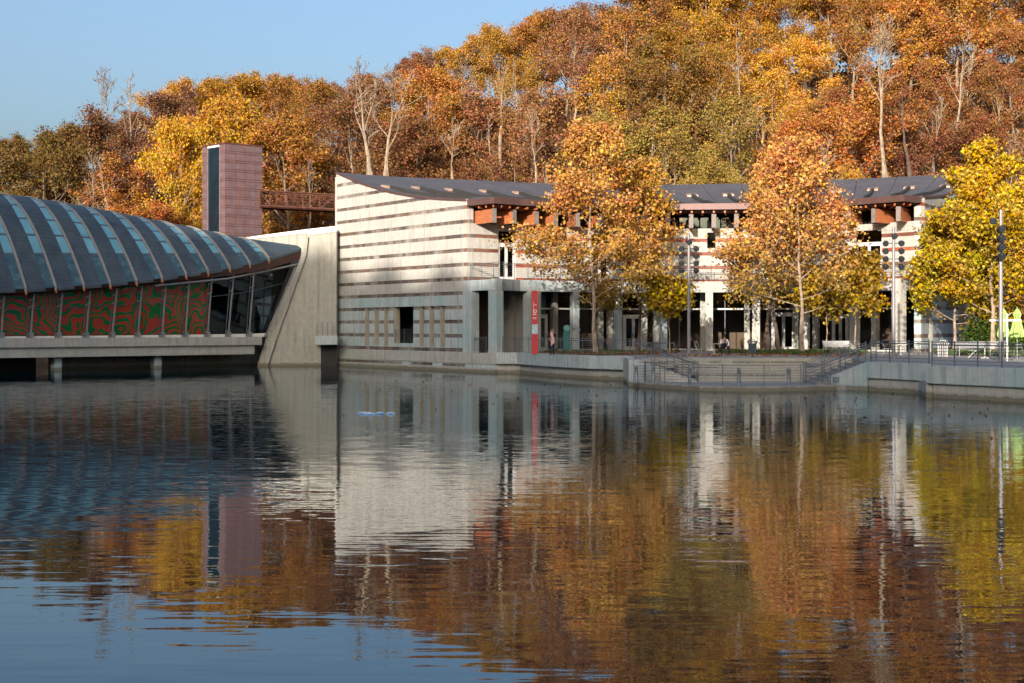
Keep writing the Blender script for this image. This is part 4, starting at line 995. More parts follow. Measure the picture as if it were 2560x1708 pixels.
anchors = [(60, 400, (0.200, 0.124, 0.039), 'olive brown'), (200, 370, (0.250, 0.117, 0.054), 'dull brown'), (330, 400, (0.210, 0.099, 0.060), 'greyish brown'), (150, 330, (0.240, 0.113, 0.041), 'russet brown'), (300, 500, (0.420, 0.174, 0.046), 'pale orange'),
    (390, 235, (0.500, 0.265, 0.037), 'golden orange'), (440, 420, (0.580, 0.307, 0.043), 'bright golden yellow'), (560, 210, (0.500, 0.265, 0.037), 'golden orange'), (640, 240, (0.360, 0.169, 0.040), 'orange brown'), (560, 300, (0.437, 0.224, 0.035), 'gold'),
    (660, 380, (0.340, 0.160, 0.037), 'orange brown'), (640, 500, (0.300, 0.097, 0.048), 'dark red'), (720, 520, (0.200, 0.094, 0.041), 'dark brown'), (800, 230, (0.300, 0.141, 0.060), 'light brown'), (880, 330, (0.270, 0.127, 0.054), 'brown'),
    (940, 160, (0.280, 0.132, 0.067), 'mauve brown'), (1000, 230, (0.420, 0.174, 0.046), 'orange red'), (1080, 150, (0.440, 0.233, 0.041), 'orange gold'), (1100, 310, (0.420, 0.195, 0.046), 'orange'), (1180, 100, (0.440, 0.207, 0.048), 'orange'),
    (1150, 240, (0.470, 0.249, 0.041), 'golden orange'), (1200, 380, (0.300, 0.140, 0.060), 'dusty red brown'), (1300, 50, (0.460, 0.184, 0.051), 'red orange'), (1300, 150, (0.290, 0.136, 0.060), 'brown'), (1370, 230, (0.460, 0.244, 0.041), 'golden orange'),
    (1440, 130, (0.420, 0.195, 0.046), 'orange'), (1480, 90, (0.290, 0.136, 0.043), 'brown'), (1520, 260, (0.240, 0.135, 0.035), 'dark olive brown'), (1600, 190, (0.380, 0.200, 0.035), 'olive gold'), (1560, 380, (0.340, 0.235, 0.055), 'pale olive'),
    (1650, 120, (0.460, 0.244, 0.035), 'golden'), (1700, 60, (0.361, 0.185, 0.035), 'golden brown'), (1750, 220, (0.580, 0.307, 0.043), 'yellow gold'), (1800, 120, (0.456, 0.234, 0.036), 'gold'), (1870, 60, (0.440, 0.207, 0.048), 'orange brown'),
    (1900, 280, (0.340, 0.152, 0.051), 'red brown'), (1960, 340, (0.440, 0.180, 0.048), 'scarlet orange'), (1960, 200, (0.360, 0.169, 0.054), 'russet'), (2030, 380, (0.475, 0.244, 0.037), 'gold'), (2110, 100, (0.480, 0.226, 0.053), 'orange'),
    (2160, 200, (0.400, 0.188, 0.044), 'orange brown'), (2200, 50, (0.460, 0.216, 0.051), 'orange'), (2250, 160, (0.320, 0.140, 0.048), 'russet'), (2330, 90, (0.270, 0.127, 0.041), 'dark brown'), (2110, 385, (0.250, 0.105, 0.050), 'maroon'),
    (2220, 330, (0.330, 0.140, 0.050), 'red brown'), (2320, 290, (0.310, 0.140, 0.048), 'dark red brown')]
AN = np.array([(a[0] * 1.0894, a[1] * 1.0894) for a in anchors])
sky_x = [-400, 0, 109, 200, 272, 330, 370, 436, 577, 654, 752, 784, 926, 975, 1013, 1089, 1140, 1177, 1307, 1394, 1492, 1530, 1568, 1640, 3200]
sky_y = [360, 350, 328, 305, 300, 290, 222, 203, 180, 190, 186, 207, 196, 160, 131, 125, 100, 66, 50, 6, 2, 40, -5, -70, -90]
land = [(-500, 'left of the whole pavilion'), (30, "over the pavilion's first skylights"), (140, "over the pavilion's hump"), (260, "over the pavilion's middle skylights"), (370, 'left of the golden tower tree'), (470, 'just left of the tower'), (590, 'directly behind the tower'), (690, "above the footbridge's left half"), (800, "above the footbridge's right half"),
    (905, "above the roof's left peak"), (1010, "above the roof's first slots"), (1115, 'above the left eave bend'), (1220, "above the roof's fourth slot"), (1330, "at the big sycamore's left flank"), (1440, 'straight behind the big sycamore'), (1550, "at the big sycamore's right flank"),
    (1650, 'above the roof gap between sycamores'), (1760, 'above the left lamp pole'), (1860, 'left of the orange plaza trees'), (1970, 'behind the orange plaza trees'), (2080, 'right of the orange plaza trees'), (2190, 'above the middle lamp pole'), (2300, 'left of the yellow plaza tree'), (2410, 'behind the yellow plaza tree'), (2530, 'above the right lamp pole'), (2640, 'at the right photo edge')]
rows = [(142, 'at the slope foot'), (155, 'low on the slope'), (170, 'halfway up'), (187, 'high on the slope'), (206, 'on the skyline'), (226, 'on the far crest')]
rt = random.Random(5); made = 0
for ri, (Y, rn) in enumerate(rows):
    stepx = (6.6, 6.6, 7.0, 6.6, 5.4, 6.0)[ri]
    x = XY(-260, Y)[0] + rt.random() * 4; xe = XY(2760, Y)[0]; used = {}
    while x < xe:
        x += stepx * rt.uniform(.8, 1.2); y = Y + rt.uniform(-4, 4); px = 1280 + x / y * FPX
        z = ghill(x, y) - .3
        if px < 50 and ri < 1: continue
        if y < 151 and 380 < px < 885: continue
        sy = np.interp(px, sky_x, sky_y)
        maxH = zat(sy, y) - z
        want = rt.uniform(13, 19) if ri < 4 else rt.uniform(16, 21)
        if ri >= 4: want = min(max(maxH * rt.uniform(.86, .96) if ri == 4 else maxH * rt.uniform(.8, .92), 6), 26)
        H = min(want, maxH * .93)
        if ri == 0: H = min(H, 12.5)
        if H < 4: continue
        py = HZ - (z + H * .62 - CZ) / y * FPX
        j = int(np.argmin((AN[:, 0] - px - rt.gauss(0, 12)) ** 2 + 1.6 * (AN[:, 1] - py - rt.gauss(0, 10)) ** 2)); col, cn = anchors[j][2], anchors[j][3]
        left_dull = px < 350 or 760 < px < 960
        r = rt.random(); kind = 'full'
        if left_dull and r < .62: kind = 'thin'
        elif r < .34: kind = 'thin'
        if ri >= 4 and px > 350: kind = 'full'
        if ri in (0, 1, 2, 3) and r > .93 or (left_dull and r > .86): kind = 'bare'
        li = int(np.argmin([abs(px - l[0]) for l in land])); place = land[li][1]
        key = place; c = used.get(key, 0); used[key] = c + 1
        ordn = ('', ', second one', ', third one')[min(c, 2)]
        tm, cm, h0 = rt.choice(HILL[kind]); sc = H / h0
        kn = {'full': f'{cn} leafy tree', 'thin': f'thinly leaved {cn} tree', 'bare': 'bare grey tree'}[kind]
        t = thing('hillside_tree', f'{kn} {rn}, {place}{ordn}', 'tree', 'trees on the wooded hillside', (x, y, z), rt.uniform(0, 6.28))
        wsc = sc * rt.uniform(.92, 1.15) if H > 11 else sc * 1.25
        t.scale = (wsc, wsc, sc)
        mesh_obj('trunk', tm, M['bark_pale'] if rt.random() < .4 else M['twig'], t)
        if cm:
            f = rt.uniform(.82, 1.12); mesh_obj('crown', cm, M['leaf'], t, tuple(c_ * f for c_ in col))
        made += 1
# pale bare trees that stand out in the photo
def bare_tree(px, basepy, toppy, Y, seed, R, label, lean=0.0, fork=.3, r0=.2, limbs=6, upright=.9, levels=4, kids=3, mat='bark_pale'):
    x, y = XY(px, Y); zb = zat(basepy, Y); H = zat(toppy, Y) - zb
    gz = ghill(x, y)
    t = thing('bare_tree', label, 'tree', None, (x, y, zb)); tr = Tree(seed, H, R, fork=fork, lean=lean, r0=r0, levels=levels, kids=kids, limbs=limbs, upright=upright, tipr=.025)
    if zb > gz: tr.mb.tube([(0, 0, gz - zb - .3), (0, 0, 0.1)], [r0 * 1.5, r0 * 1.3], 6)
    tr.mb.build('trunk', M[mat], t)
bare_tree(925, 440, 215, 141.5, 41, 4.6, 'pale bare forked tree rising behind the left peak of the striped building', -.10, .25, .26)
bare_tree(965, 440, 225, 143, 48, 4.8, 'pale bare forked tree just right of the one behind the roof peak', .06, .3, .24)
bare_tree(262, 480, 192, 172, 43, 4.2, 'tall leafless grey tree poking above the skyline over the pavilion', -.02, .42, .18, 9, 1.0, 4, 3, 'twig')
bare_tree(335, 520, 205, 170, 44, 3.6, 'slender pale bare tree leaning left of the golden tree', -.06, .45, .17, 7, 1.0)
bare_tree(280, 570, 395, 150, 45, 2.2, 'thin pale leaning trunk low on the slope above the pavilion', -.22, .5, .11, 5, .9, 3)
bare_tree(1250, 345, 165, 158, 46, 2.4, 'small pale bare tree among orange crowns left of the big sycamore', .08, .35, .14, 6, 1.0, 3)
bare_tree(2212, 445, 70, 141, 47, 4.2, 'tall pale bare tree standing above the right end of the roof', -.02, .48, .24, 10, 1.15, 4)
bare_tree(2380, 440, 60, 158, 49, 3.2, 'pale crooked bare tree between orange crowns near the right edge', .05, .4, .2, 6, .9, 3)
bare_tree(2275, 440, 200, 146, 50, 1.6, 'dark leaning trunk above the right end of the roof', -.08, .6, .2, 4, .9, 2, 3, 'bark_dark')
bare_tree(1850, 440, 40, 160, 52, 2.2, 'straight pale trunk climbing through the golden crowns above the left lamp pole', -.05, .5, .16, 5, .8, 3)
bare_tree(1130, 430, 330, 145, 53, 2.6, 'small bare tree low behind the middle of the long roof', .05, .25, .1, 6, .8, 3)
bare_tree(1340, 430, 300, 146, 54, 2.6, 'thin bare tree behind the roof left of the big sycamore', -.1, .3, .1, 6, .9, 3)
bare_tree(770, 580, 395, 146, 55, 1.8, 'grey straight trunk behind the truss footbridge', 0, .5, .16, 5, .8, 3, 3, 'twig')
x, y = XY(452, 147); z = ghill(x, y); t = thing('golden_tree', 'bright golden yellow tree hugging the left side of the copper tower', 'tree', None, (x, y, z)); tm, cm, h0 = HILL['full'][1]; sc = (zat(318, 147) - z) / h0; t.scale = (sc * .62, sc * .62, sc)
mesh_obj('trunk', tm, M['twig'], t); mesh_obj('crown', cm, M['leaf'], t, (.56, .32, .03))
rt2 = random.Random(21)
for k, (li, Y_) in enumerate([(3, 160), (5, 172), (8, 165), (10, 176), (12, 168), (13, 182), (16, 158), (17, 176), (18, 166), (20, 150), (22, 170), (23, 182), (24, 160)]):
    px_ = land[li][0] + rt2.uniform(-30, 30); gz_ = ghill(XY(px_, Y_)[0], Y_); top_ = HZ - (gz_ + rt2.uniform(13, 17) - CZ) / Y_ * FPX; top_ = max(top_, float(np.interp(px_, sky_x, sky_y)) + 15); base_ = HZ - (gz_ - CZ) / Y_ * FPX
    bare_tree(px_, base_, top_, Y_ - 6, 500 + k, rt2.uniform(1.8, 3.2), 'slender pale trunk showing between the crowns, ' + land[li][1], rt2.uniform(-.12, .12), .4, rt2.uniform(.12, .19), 6, .85, 3)
# thicket that fills the slope between trunks
rng = np.random.default_rng(77)
n = 42000; Yu = 134 + 90 * rng.random(n) ** 1.4; pxu = rng.uniform(-150, 2750, n); Xu = (pxu - 1280) / FPX * Yu
hb = 1.2 + 2.6 * (0.5 + 0.5 * np.sin(Xu * .9) * np.cos(Yu * .7)) 
Zu = np.array([ghill(a, b) for a, b in zip(Xu, Yu)]) + hb * rng.random(n)
me = leaf_mesh('undergrowth', np.stack([Xu, Yu, Zu], 1)  , .42, rng); me.materials.append(M['leaf'])
o = bpy.data.objects.new('undergrowth', me); COL.objects.link(o); o.color = (.22, .10, .035, 1); tag(o, 'tangled brown undergrowth covering the wooded slope', 'undergrowth', kind='stuff')
# ---------------------------------------------------------------- plaza trees
def plaza_tree(name, label, px, Y, toppy, R, seed, col, leafn, lsize, mat, fork=.22, r0=.17, bark='bark_syc', lean=0, shape='cone', limbs=22, cr=.34, group=None, base=PZ, levels=3, kids=4, zmin=None, up=.25, drop=0):
    x, y = XY(px, Y); H = zat(toppy, Y) - base
    t = thing(name, label, 'tree', group, (x, y, base), 0)
    tr = Tree(seed, H, R, fork=fork, r0=r0, levels=levels, kids=kids, limbs=limbs, upright=up, lean=lean, shape=shape, tipr=.012); rg = np.random.default_rng(seed)
    tr.mb.build('trunk', M[bark], t)
    me = leaf_mesh('crown', tr.leaves(leafn, cr, rg, zmin=zmin, drop=drop), lsize, rg); mesh_obj('crown', me, M[mat], t, col)
    return t
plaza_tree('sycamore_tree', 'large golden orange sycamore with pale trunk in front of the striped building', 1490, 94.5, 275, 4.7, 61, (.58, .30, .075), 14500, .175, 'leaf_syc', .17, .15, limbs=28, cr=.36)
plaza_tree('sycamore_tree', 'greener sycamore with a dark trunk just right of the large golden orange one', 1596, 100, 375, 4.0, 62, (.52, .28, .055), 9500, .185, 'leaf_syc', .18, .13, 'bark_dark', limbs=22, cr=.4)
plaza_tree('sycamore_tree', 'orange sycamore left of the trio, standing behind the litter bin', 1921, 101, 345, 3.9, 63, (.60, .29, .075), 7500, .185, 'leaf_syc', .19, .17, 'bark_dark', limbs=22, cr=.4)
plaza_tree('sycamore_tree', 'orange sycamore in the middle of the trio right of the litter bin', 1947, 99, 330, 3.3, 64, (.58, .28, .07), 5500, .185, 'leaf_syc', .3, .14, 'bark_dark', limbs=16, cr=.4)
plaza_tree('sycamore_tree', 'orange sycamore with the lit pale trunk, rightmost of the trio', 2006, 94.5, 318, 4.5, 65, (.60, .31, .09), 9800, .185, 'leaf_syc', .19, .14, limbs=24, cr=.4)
plaza_tree('young_tree', 'small young tree with yellow green leaves left of the left lamp pole', 1673, 98, 712, 1.8, 66, (.36, .22, .015), 2600, .24, 'leaf_yel', .5, .05, limbs=12, cr=.3, levels=2, shape='round')
plaza_tree('young_tree', 'small young tree with gold leaves in front of the steel bench', 2063, 97, 700, 2.2, 67, (.42, .23, .02), 2600, .24, 'leaf_yel', .45, .05, limbs=12, cr=.3, levels=2, shape='round')
plaza_tree('young_tree', 'small orange brown tree just left of the middle lamp pole', 2136, 98, 655, 2.4, 68, (.40, .20, .05), 3200, .24, 'leaf_yel', .4, .06, limbs=14, cr=.34, levels=2, shape='round')
plaza_tree('maple_tree', 'bright yellow tree with lit trunk behind the tall right lamp pole', 2482, 98.5, 338, 5.0, 69, (.60, .405, .03), 27000, .20, 'leaf_yel', .15, .17, limbs=26, cr=.34, up=.2)
plaza_tree('maple_tree', 'yellow green tree crowding the left side of the bright yellow one', 2385, 101, 490, 3.9, 70, (.56, .44, .03), 13500, .20, 'leaf_yel', .17, .12, limbs=20, cr=.33, up=.15)
plaza_tree('maple_tree', 'yellow tree cut by the right edge of the photo', 2600, 97, 372, 4.2, 71, (.60, .40, .03), 15000, .20, 'leaf_yel', .22, .16, limbs=22, cr=.34)
# ---------------------------------------------------------------- planting strips and fallen leaves
def strip(name, poly, n, size, mat, col, zh, label, cat, zb=PZ):
    rg = np.random.default_rng(len(poly) + n); xs = [p[0] for p in poly]; ys = [p[1] for p in poly]; pts = []
    while len(pts) < n:
        x = rg.uniform(min(xs), max(xs)); y = rg.uniform(min(ys), max(ys))
        if ptin(x, y, poly): pts.append((x, y, zb + .02 + rg.random() ** 2 * zh))
    me = leaf_mesh(name, np.array(pts), size, rg, up=3 if zh < .1 else -.5); me.materials.append(mat)
    o = bpy.data.objects.new(name, me); COL.objects.link(o); o.color = (*col, 1); tag(o, label, cat, kind='stuff'); return o
bedR = [XY(1795, 104.0), XY(2170, 101.0), XY(2150, 93), XY(1990, 93.5), XY(1880, 97), XY(1790, 101)]
bedL = [XY(1340, 100.5), XY(1480, 103), XY(1700, 104.5), XY(1690, 100), XY(1600, 94), XY(1500, 91.5), XY(1400, 95.5)]
bedF = [XY(2330, 99), XY(2400, 103), XY(2620, 103), XY(2640, 86), XY(2400, 90)]
for nm, b in (('planting_bed', bedR), ('planting_bed', bedL), ('planting_bed', bedF)):
    o = MB().prism(b, PZ - .02, PZ + .03).build(nm, M['mulch']); tag(o, kind='structure')
LF = M['leaf']
strip('grass', bedR, 5000, .13, M['grass'], (1, 1, 1), .22, 'short green grass along the planting strip by the glass front', 'grass')
strip('fallen_leaves', bedR, 1800, .17, LF, (.32, .14, .04), .03, 'brown fallen leaves on the strip under the orange trees', 'leaves')
strip('fallen_leaves', bedL, 4200, .17, LF, (.34, .13, .04), .05, 'carpet of brown fallen leaves behind the waterside railing', 'leaves')
strip('grass', bedL, 1500, .13, M['grass'], (1, 1, 1), .18, 'thin grass between the fallen leaves under the big sycamore', 'grass')
strip('grass', bedF, 5000, .13, M['grass'], (1, 1, 1), .22, 'sunlit grass behind the cafe tables at the right', 'grass')
strip('fallen_leaves', [XY(1560, 92), XY(1980, 96), XY(2150, 92), XY(2150, 86), XY(1700, 87)], 320, .15, LF, (.36, .16, .05), .01, 'loose leaves scattered over the open paving', 'leaves')
# green shrubs near the right terrace
def shrub(label, px, Y, w, h, col, seed, n=2600):
    x, y = XY(px, Y); rg = np.random.default_rng(seed); t = thing('shrub', label, 'shrub', None, (x, y, PZ))
    d = rg.normal(size=(n, 3)); d /= np.linalg.norm(d, axis=1)[:, None]; r = rg.random(n) ** .35
    bl = 1 + .25 * np.sin(d[:, 0] * 5 + seed) * np.cos(d[:, 1] * 4)
    C = d * (r * bl)[:, None] * np.array([w / 2, w / 2.6, h / 2]); C[:, 2] += h * .5; C[:, 2] = np.abs(C[:, 2])
    mesh_obj('foliage', leaf_mesh('foliage', C, .16, rg), M['leaf'], t, col)
    mb = MB()
    for k in range(6):
        a = k * 1.05; mb.tube([(0, 0, 0), (math.cos(a) * w * .2, math.sin(a) * w * .15, h * .6)], [.03, .01], 4)
    mb.build('stems', M['bark_dark'], t)
shrub('dark green leafy shrub left of the yellow tree trunk behind the terrace', 2452, 101, 2.6, 2.5, (.06, .10, .02), 3)
shrub('green shrub between the yellow tree trunk and the right lamp pole', 2497, 100, 1.6, 2.9, (.09, .15, .02), 4)
shrub('green shrub at the right edge behind the folded umbrellas', 2550, 99, 2.4, 2.0, (.07, .13, .02), 5)

# drifting leaves on the pond near the walls
rg = np.random.default_rng(9); pts = []
while len(pts) < 130:
    px_ = rg.uniform(850, 2500); py_ = 925 + abs(rg.normal()) * 45 + (px_ - 850) * .04; y_ = YZ(py_, 0); x_ = XY(px_, y_)[0]
    if not ptin(x_, y_, plz) and not ptin(x_, y_, deck): pts.append((x_, y_, .012))
me = leaf_mesh('floating_leaves', np.array(pts), .09, rg, up=12); me.materials.append(M['leaf']); o = bpy.data.objects.new('floating_leaves', me); COL.objects.link(o); o.color = (.2, .09, .03, 1)
tag(o, 'small brown leaves drifting on the pond along the walls', 'leaves', kind='stuff')
# ================================================================ lamp poles
def lamp_pole(label, px, Y, side=False, seed=0):
    x, y = XY(px, Y); t = thing('floodlight_pole', label, 'lamp', 'floodlight poles on the plaza', (x, y, PZ))
    MB().tube([(0, 0, 0), (0, 0, 3), (0, 0, 7.85)], [.115, .105, .085], 10).build('pole', M['pole'], t)
    MB().lathe((0, 0, 0), [(.2, 0), (.2, .05), (.13, .09)], 10).build('base_plate', M['pole'], t)
    rg = random.Random(seed); mbx = MB()
    pos = [(0.02, -.12, 7.28)] + [(s * .47, 0, 6.86 - .47 * k) for k in range(4) for s in (-1, 1)]
    if side: pos = [(-.42, -.05, 7.28)] + [(s * .10 + .02, s * .42, 6.86 - .47 * k) for k in range(4) for s in (-1, 1)]
    for i, (a, b, c) in enumerate(pos):
        dn = -.35 - .12 * ((i + 1) // 2) + rg.uniform(-.06, .06)
        ax = Vector((rg.uniform(-.25, .25) + (a * .4), -1 if not (side and b > 0) else .8, dn)).normalized()
        h = MB().lathe(Vector((a, b, c)) - ax * .02, [(.05, -.17), (.13, -.13), (.175, -.02), (.185, .10), (.17, .11)], 14, ax).build('floodlight', M['black'], t, True)
        MB().lathe(Vector((a, b, c)) + ax * .085, [(.16, 0), (.16, .008)], 14, ax).build('lens', M['lens'], h)
        MB().tube([(0, 0, c), (a * .75, b * .75, c)], .025, 5).build('arm', M['black'], t)
    if not side: MB().tube([(-.95, 0, 7.62), (.95, 0, 7.66)], .014, 5).build('cross_bar', M['pole'], t)
    else:
        MB().tube([(0, 0, 7.6), (.25, 0, 7.7), (.3, 0, 7.82)], .016, 5).build('cross_bar', M['black'], t)
    return t
lamp_pole('tall grey pole with black floodlights, leftmost, above the seating tiers', 1722, 91.3, False, 1)
lamp_pole('tall grey pole with black floodlights in the middle, behind the right railing', 2234, 85.4, False, 2)
lamp_pole('tall grey pole with a column of black floodlights, nearest and rightmost', 2502, 73, True, 3)
# ================================================================ bollards on the deck
bz = .2
for px, Y, lab in ((1591, 77.9, 'perforated steel bollard at the far left of the lower deck'), (1608, 79.6, 'perforated steel bollard second from the left, set further back'), (1633, 76.9, 'perforated steel bollard third from the left on the deck edge'), (1724, 75.2, 'perforated steel bollard beside the foot of the left stairs'), (1847, 73.9, 'perforated steel bollard in the middle of the curved deck edge'), (1972, 73.9, 'perforated steel bollard nearest the right stairs')):
    x, y = XY(px, Y + .25); t = thing('bollard_light', lab, 'bollard', 'bollard lights round the lower deck', (x, y, bz))
    MB().lathe((0, 0, 0), [(.12, 0), (.12, .04), (.095, .05), (.095, .88), (.105, .89), (.105, .95)], 12).build('body', M['steel'], t, True)
    for k in range(9): MB().lathe((0, 0, .10 + k * .085), [(.10, 0), (.10, .03)], 12).build('louvre', M['rail_dark'], t)
    MB().lathe((0, 0, .96), [(.12, 0), (.06, .03)], 12).build('cap', M['steel'], t)
# ================================================================ red banner sign
x, y = XY(1337, 96.5); sg = thing('banner_sign', 'tall narrow red upright sign with white lettering and a printed map panel', 'sign', None, (x, y, PZ))
a_ = 10
hh = zat(727, 96.5) - PZ
MB().box(-.2, .2, -.06, .06, .0, 1.36).build('lower_panel', M['red'], sg)
MB().box(-.19, .19, -.055, .055, 1.361, 2.0).build('map_panel', M['paper'], sg)
MB().box(-.2, .2, -.06, .06, 2.001, hh).build('upper_panel', M['red'], sg)
wm = flat('white_lettering', (.75, .72, .7), .6, 0, .02)
text_obj('FO', (.13, -.075, 2.62), .30, sg, wm, (math.pi / 2, -math.pi / 2, 0)); text_obj('I', (.13, -.075, 3.30), .28, sg, wm, (math.pi / 2, -math.pi / 2, 0))
for k in range(2): MB().box(-.13, .11, -.066, -.061, 2.38 + .07 * k, 2.41 + .07 * k).build('print_line', wm, sg)
MB().box(-.115, -.09, -.066, -.061, 2.6, 3.5).build('print_line', wm, sg)
# window decals and boards seen through the glass
def board(label, px, Y, w, h, z, mat, name='poster', cat='poster'):
    x, y = XY(px, Y); o = MB().box(-w / 2, w / 2, -.02, .02, 0, h).build(name, M[mat]); o.location = (x, y, z); return tag(o, label, cat)
t = thing('window_sign', 'teal round topped standing board behind the glass left of the big sycamore', 'sign', None, (*XY(1417, 108.0), PZ))
MB().box(-.28, .28, -.02, .02, 0, 1.52).build('board', M['teal'], t)
tl_ = flat('aqua_print', (.15, .45, .42), .6); MB().lathe((0, 0, 1.75), [(.25, -.01), (.25, .01)], 12, (0, 1, 0)).build('emblem', tl_, t)
for px, lb in ((1467, 'round white sticker on the glass, the left one'), (1480, 'round white sticker on the glass, the right one beside the trunk')):
    o = MB().lathe((0, 0, 0), [(.15, 0), (.15, .01)], 16, (0, 1, 0)).build('window_sticker', M['cloth_white']); u = BAL.upx(px); o.location = BAL.at(u, -2.66, 3.05); tag(o, lb, 'sticker', 'round stickers on the glass')
# ================================================================ furniture
def chair_proto(label, loc, rz, mat='steel', group='folding cafe chairs'):
    t = thing('folding_chair', label, 'chair', group, loc, rz); m = M[mat]
    for k in range(5): MB().box(-.19, .19, -.18 + .08 * k, -.12 + .08 * k, .44, .455).build('seat_slat', m, t)
    for s in (-1, 1):
        MB().tube([(s * .2, -.24, 0), (s * .2, .02, .42), (s * .2, .22, .86)], .014, 5).build('side_frame', m, t)
        MB().tube([(s * .18, .26, 0), (s * .18, 0, .3), (s * .18, -.18, .44)], .014, 5).build('leg', m, t)
    for k in range(3): MB().box(-.19, .19, .145 + .032 * k, .157 + .032 * k, .62 + .08 * k, .67 + .08 * k).build('back_slat', m, t)
    return t
cp = chair_proto('pale folding chair standing alone left of the cafe table', (*XY(1745, 100.5), PZ), .9)
def chair(label, px, Y, rz): return dup(cp, (*XY(px, Y), PZ), rz, label)
chair('folding chair under the seated man in the white shirt', 1810, 95.2, .12)
chair('folding chair left of the middle lamp pole, facing right', 2214, 91, 1.4); chair('folding chair right of the middle lamp pole near the corner column', 2290, 92, -1.2)
chair('folding chair beside the corner column, back to the building', 2306, 93, .3)
chair('folding chair left of the right hand cafe table', 2432, 84, 1.3); chair('folding chair right of the right hand cafe table', 2490, 84.5, -1.3)
chair('folding chair at the right edge behind the railing', 2552, 83, .4)
def table(label, px, Y, w=.62):
    t = thing('cafe_table', label, 'table', 'small cafe tables', (*XY(px, Y), PZ)); m = M['white']
    MB().box(-w / 2, w / 2, -w / 2, w / 2, .71, .735).build('table_top', m, t); MB().tube([(0, 0, .03), (0, 0, .71)], .028, 6).build('leg', m, t)
    MB().box(-.24, .24, -.03, .03, 0, .03).build('foot', m, t); MB().box(-.03, .03, -.24, .24, .031, .05).build('foot', m, t)
table('square white cafe table at the left hand of the seated man', 1785, 94.4); table('white cafe table left of the corner column behind the railing', 2252, 91.5, .7)
table('white cafe table in front of the bench at the right', 2462, 83.5, .8); table('white cafe table at the far right edge behind the railing', 2535, 84, .7)
def bench(label, px, Y, rz, w=1.75):
    t = thing('metal_bench', label, 'bench', 'perforated metal benches', (*XY(px, Y), PZ), rz); m = M['steel']
    mb = MB()
    for k in range(6): mb.box(-w / 2, w / 2, -.24 + .08 * k, -.175 + .08 * k, .43 - .006 * k, .45 - .006 * k)
    mb.build('seat', m, t); mb = MB()
    for k in range(6): mb.box(-w / 2 + .03, w / 2 - .03, .24 + .025 * k, .26 + .025 * k, .50 + .07 * k, .56 + .07 * k)
    mb.build('backrest', m, t)
    for s in (-1, 1):
        MB().tube([(s * w / 2, -.3, 0), (s * w / 2, -.3, .62), (s * w / 2, -.2, .68), (s * w / 2, .18, .66), (s * w / 2, .4, .95)], .024, 6).build('arm_frame', m, t)
        MB().tube([(s * w / 2 * .97, .36, 0), (s * w / 2 * .97, .2, .43)], .022, 6).build('leg', m, t)
bench('pale metal bench on the grass left of the right stairs', 2091, 94, -.15); bench('metal bench behind the white cafe table at the right', 2432, 89, .1, 2.0); bench('metal bench to the left of the yellow tree trunk', 2478, 90, -.05, 2.0)
def bin_(label, px, Y, mat, n=20, r=.33, h=.86):
    t = thing('litter_bin', label, 'bin', None, (*XY(px, Y), PZ)); m = M[mat]
    MB().lathe((0, 0, 0), [(r * .68, 0), (r * .68, .03), (r * .66, .04), (r * .78, h * .8)], 14).build('liner', M['black'], t)
    for k in range(n):
        a = 2 * math.pi * k / n; c, s_ = math.cos(a), math.sin(a)
        MB().tube([(c * r * .74, s_ * r * .74, .02), (c * r * .78, s_ * r * .78, h * .75), (c * r * 1.05, s_ * r * 1.05, h)], .024, 4).build('slat', m, t)
    MB().lathe((0, 0, h - .02), [(r * 1.1, 0), (r * 1.14, .03), (r * 1.0, .05), (r * .8, .05)], 16).build('rim', m, t)
    MB().tube([(-.16, 0, h), (-.16, 0, h + .12), (.16, 0, h + .12), (.16, 0, h)], .018, 5).build('lid_handle', m, t)
bin_('blue grey slatted litter bin beside a column near the seated man', 1881, 97, 'grey_bin'); bin_('white slatted litter bin behind the right hand railing', 2357, 86, 'white', 16, .36, .9)
# folded lime umbrellas and a pale post
def umbrella(label, px, Y, zb, zt_, r, seed):
    t = thing('folded_umbrella', label, 'umbrella', 'folded lime umbrellas', (*XY(px, Y), PZ)); n = 16; mb = MB(); H = zt_ - zb
    pr = [(0, .04), (.06, .10), (.2, r * .6), (.32, r * .42), (.45, r * .55), (.7, r * .8), (.9, r * 1.1), (1.0, r * .98)]
    for f, rr in pr:
        for k in range(n):
            a = 2 * math.pi * k / n; q = rr * (1 + .16 * (-1) ** k); mb.v.append((math.cos(a) * q, math.sin(a) * q, zt_ - PZ - f * H + .03 * (-1) ** k * f))
    for i in range(len(pr) - 1):
        for k in range(n): a0 = i * n + k; a1 = i * n + (k + 1) % n; mb.f.append((a0, a1, a1 + n, a0 + n))
    mb.f.append(tuple(range(n)))
    mb.build('canopy', M['lime'], t); MB().tube([(0, 0, 0), (0, 0, zt_ - PZ + .1)], .03, 6).build('pole', M['steel'], t)
    MB().lathe((0, 0, zt_ - PZ - .42 * H), [(r * .6, 0), (r * .6, .05)], 12).build('strap', M['lime'], t)
    MB().box(-.35, .35, -.35, .35, 0, .06).build('base', M['steel'], t)
umbrella('folded lime green umbrella half hidden behind the right lamp pole', 2509, 80, 2.70, 4.30, .30, 1); umbrella('folded lime green umbrella nearest the right edge', 2543, 79, 2.72, 4.30, .36, 2)
pp = thing('sign_post', 'white post with a horizontal cross arm between the folded umbrellas', 'post', None, (*XY(2518, 76), PZ))
MB().tube([(0, 0, 0), (0, 0, 2.55)], .05, 8).build('post', M['white'], pp); MB().box(-.95, .75, -.04, .04, 2.14, 2.24).build('cross_arm', M['white'], pp)
MB().tube([(-.05, 0, 2.4), (.25, 0, 2.6)], .02, 5).build('bracket', M['white'], pp)
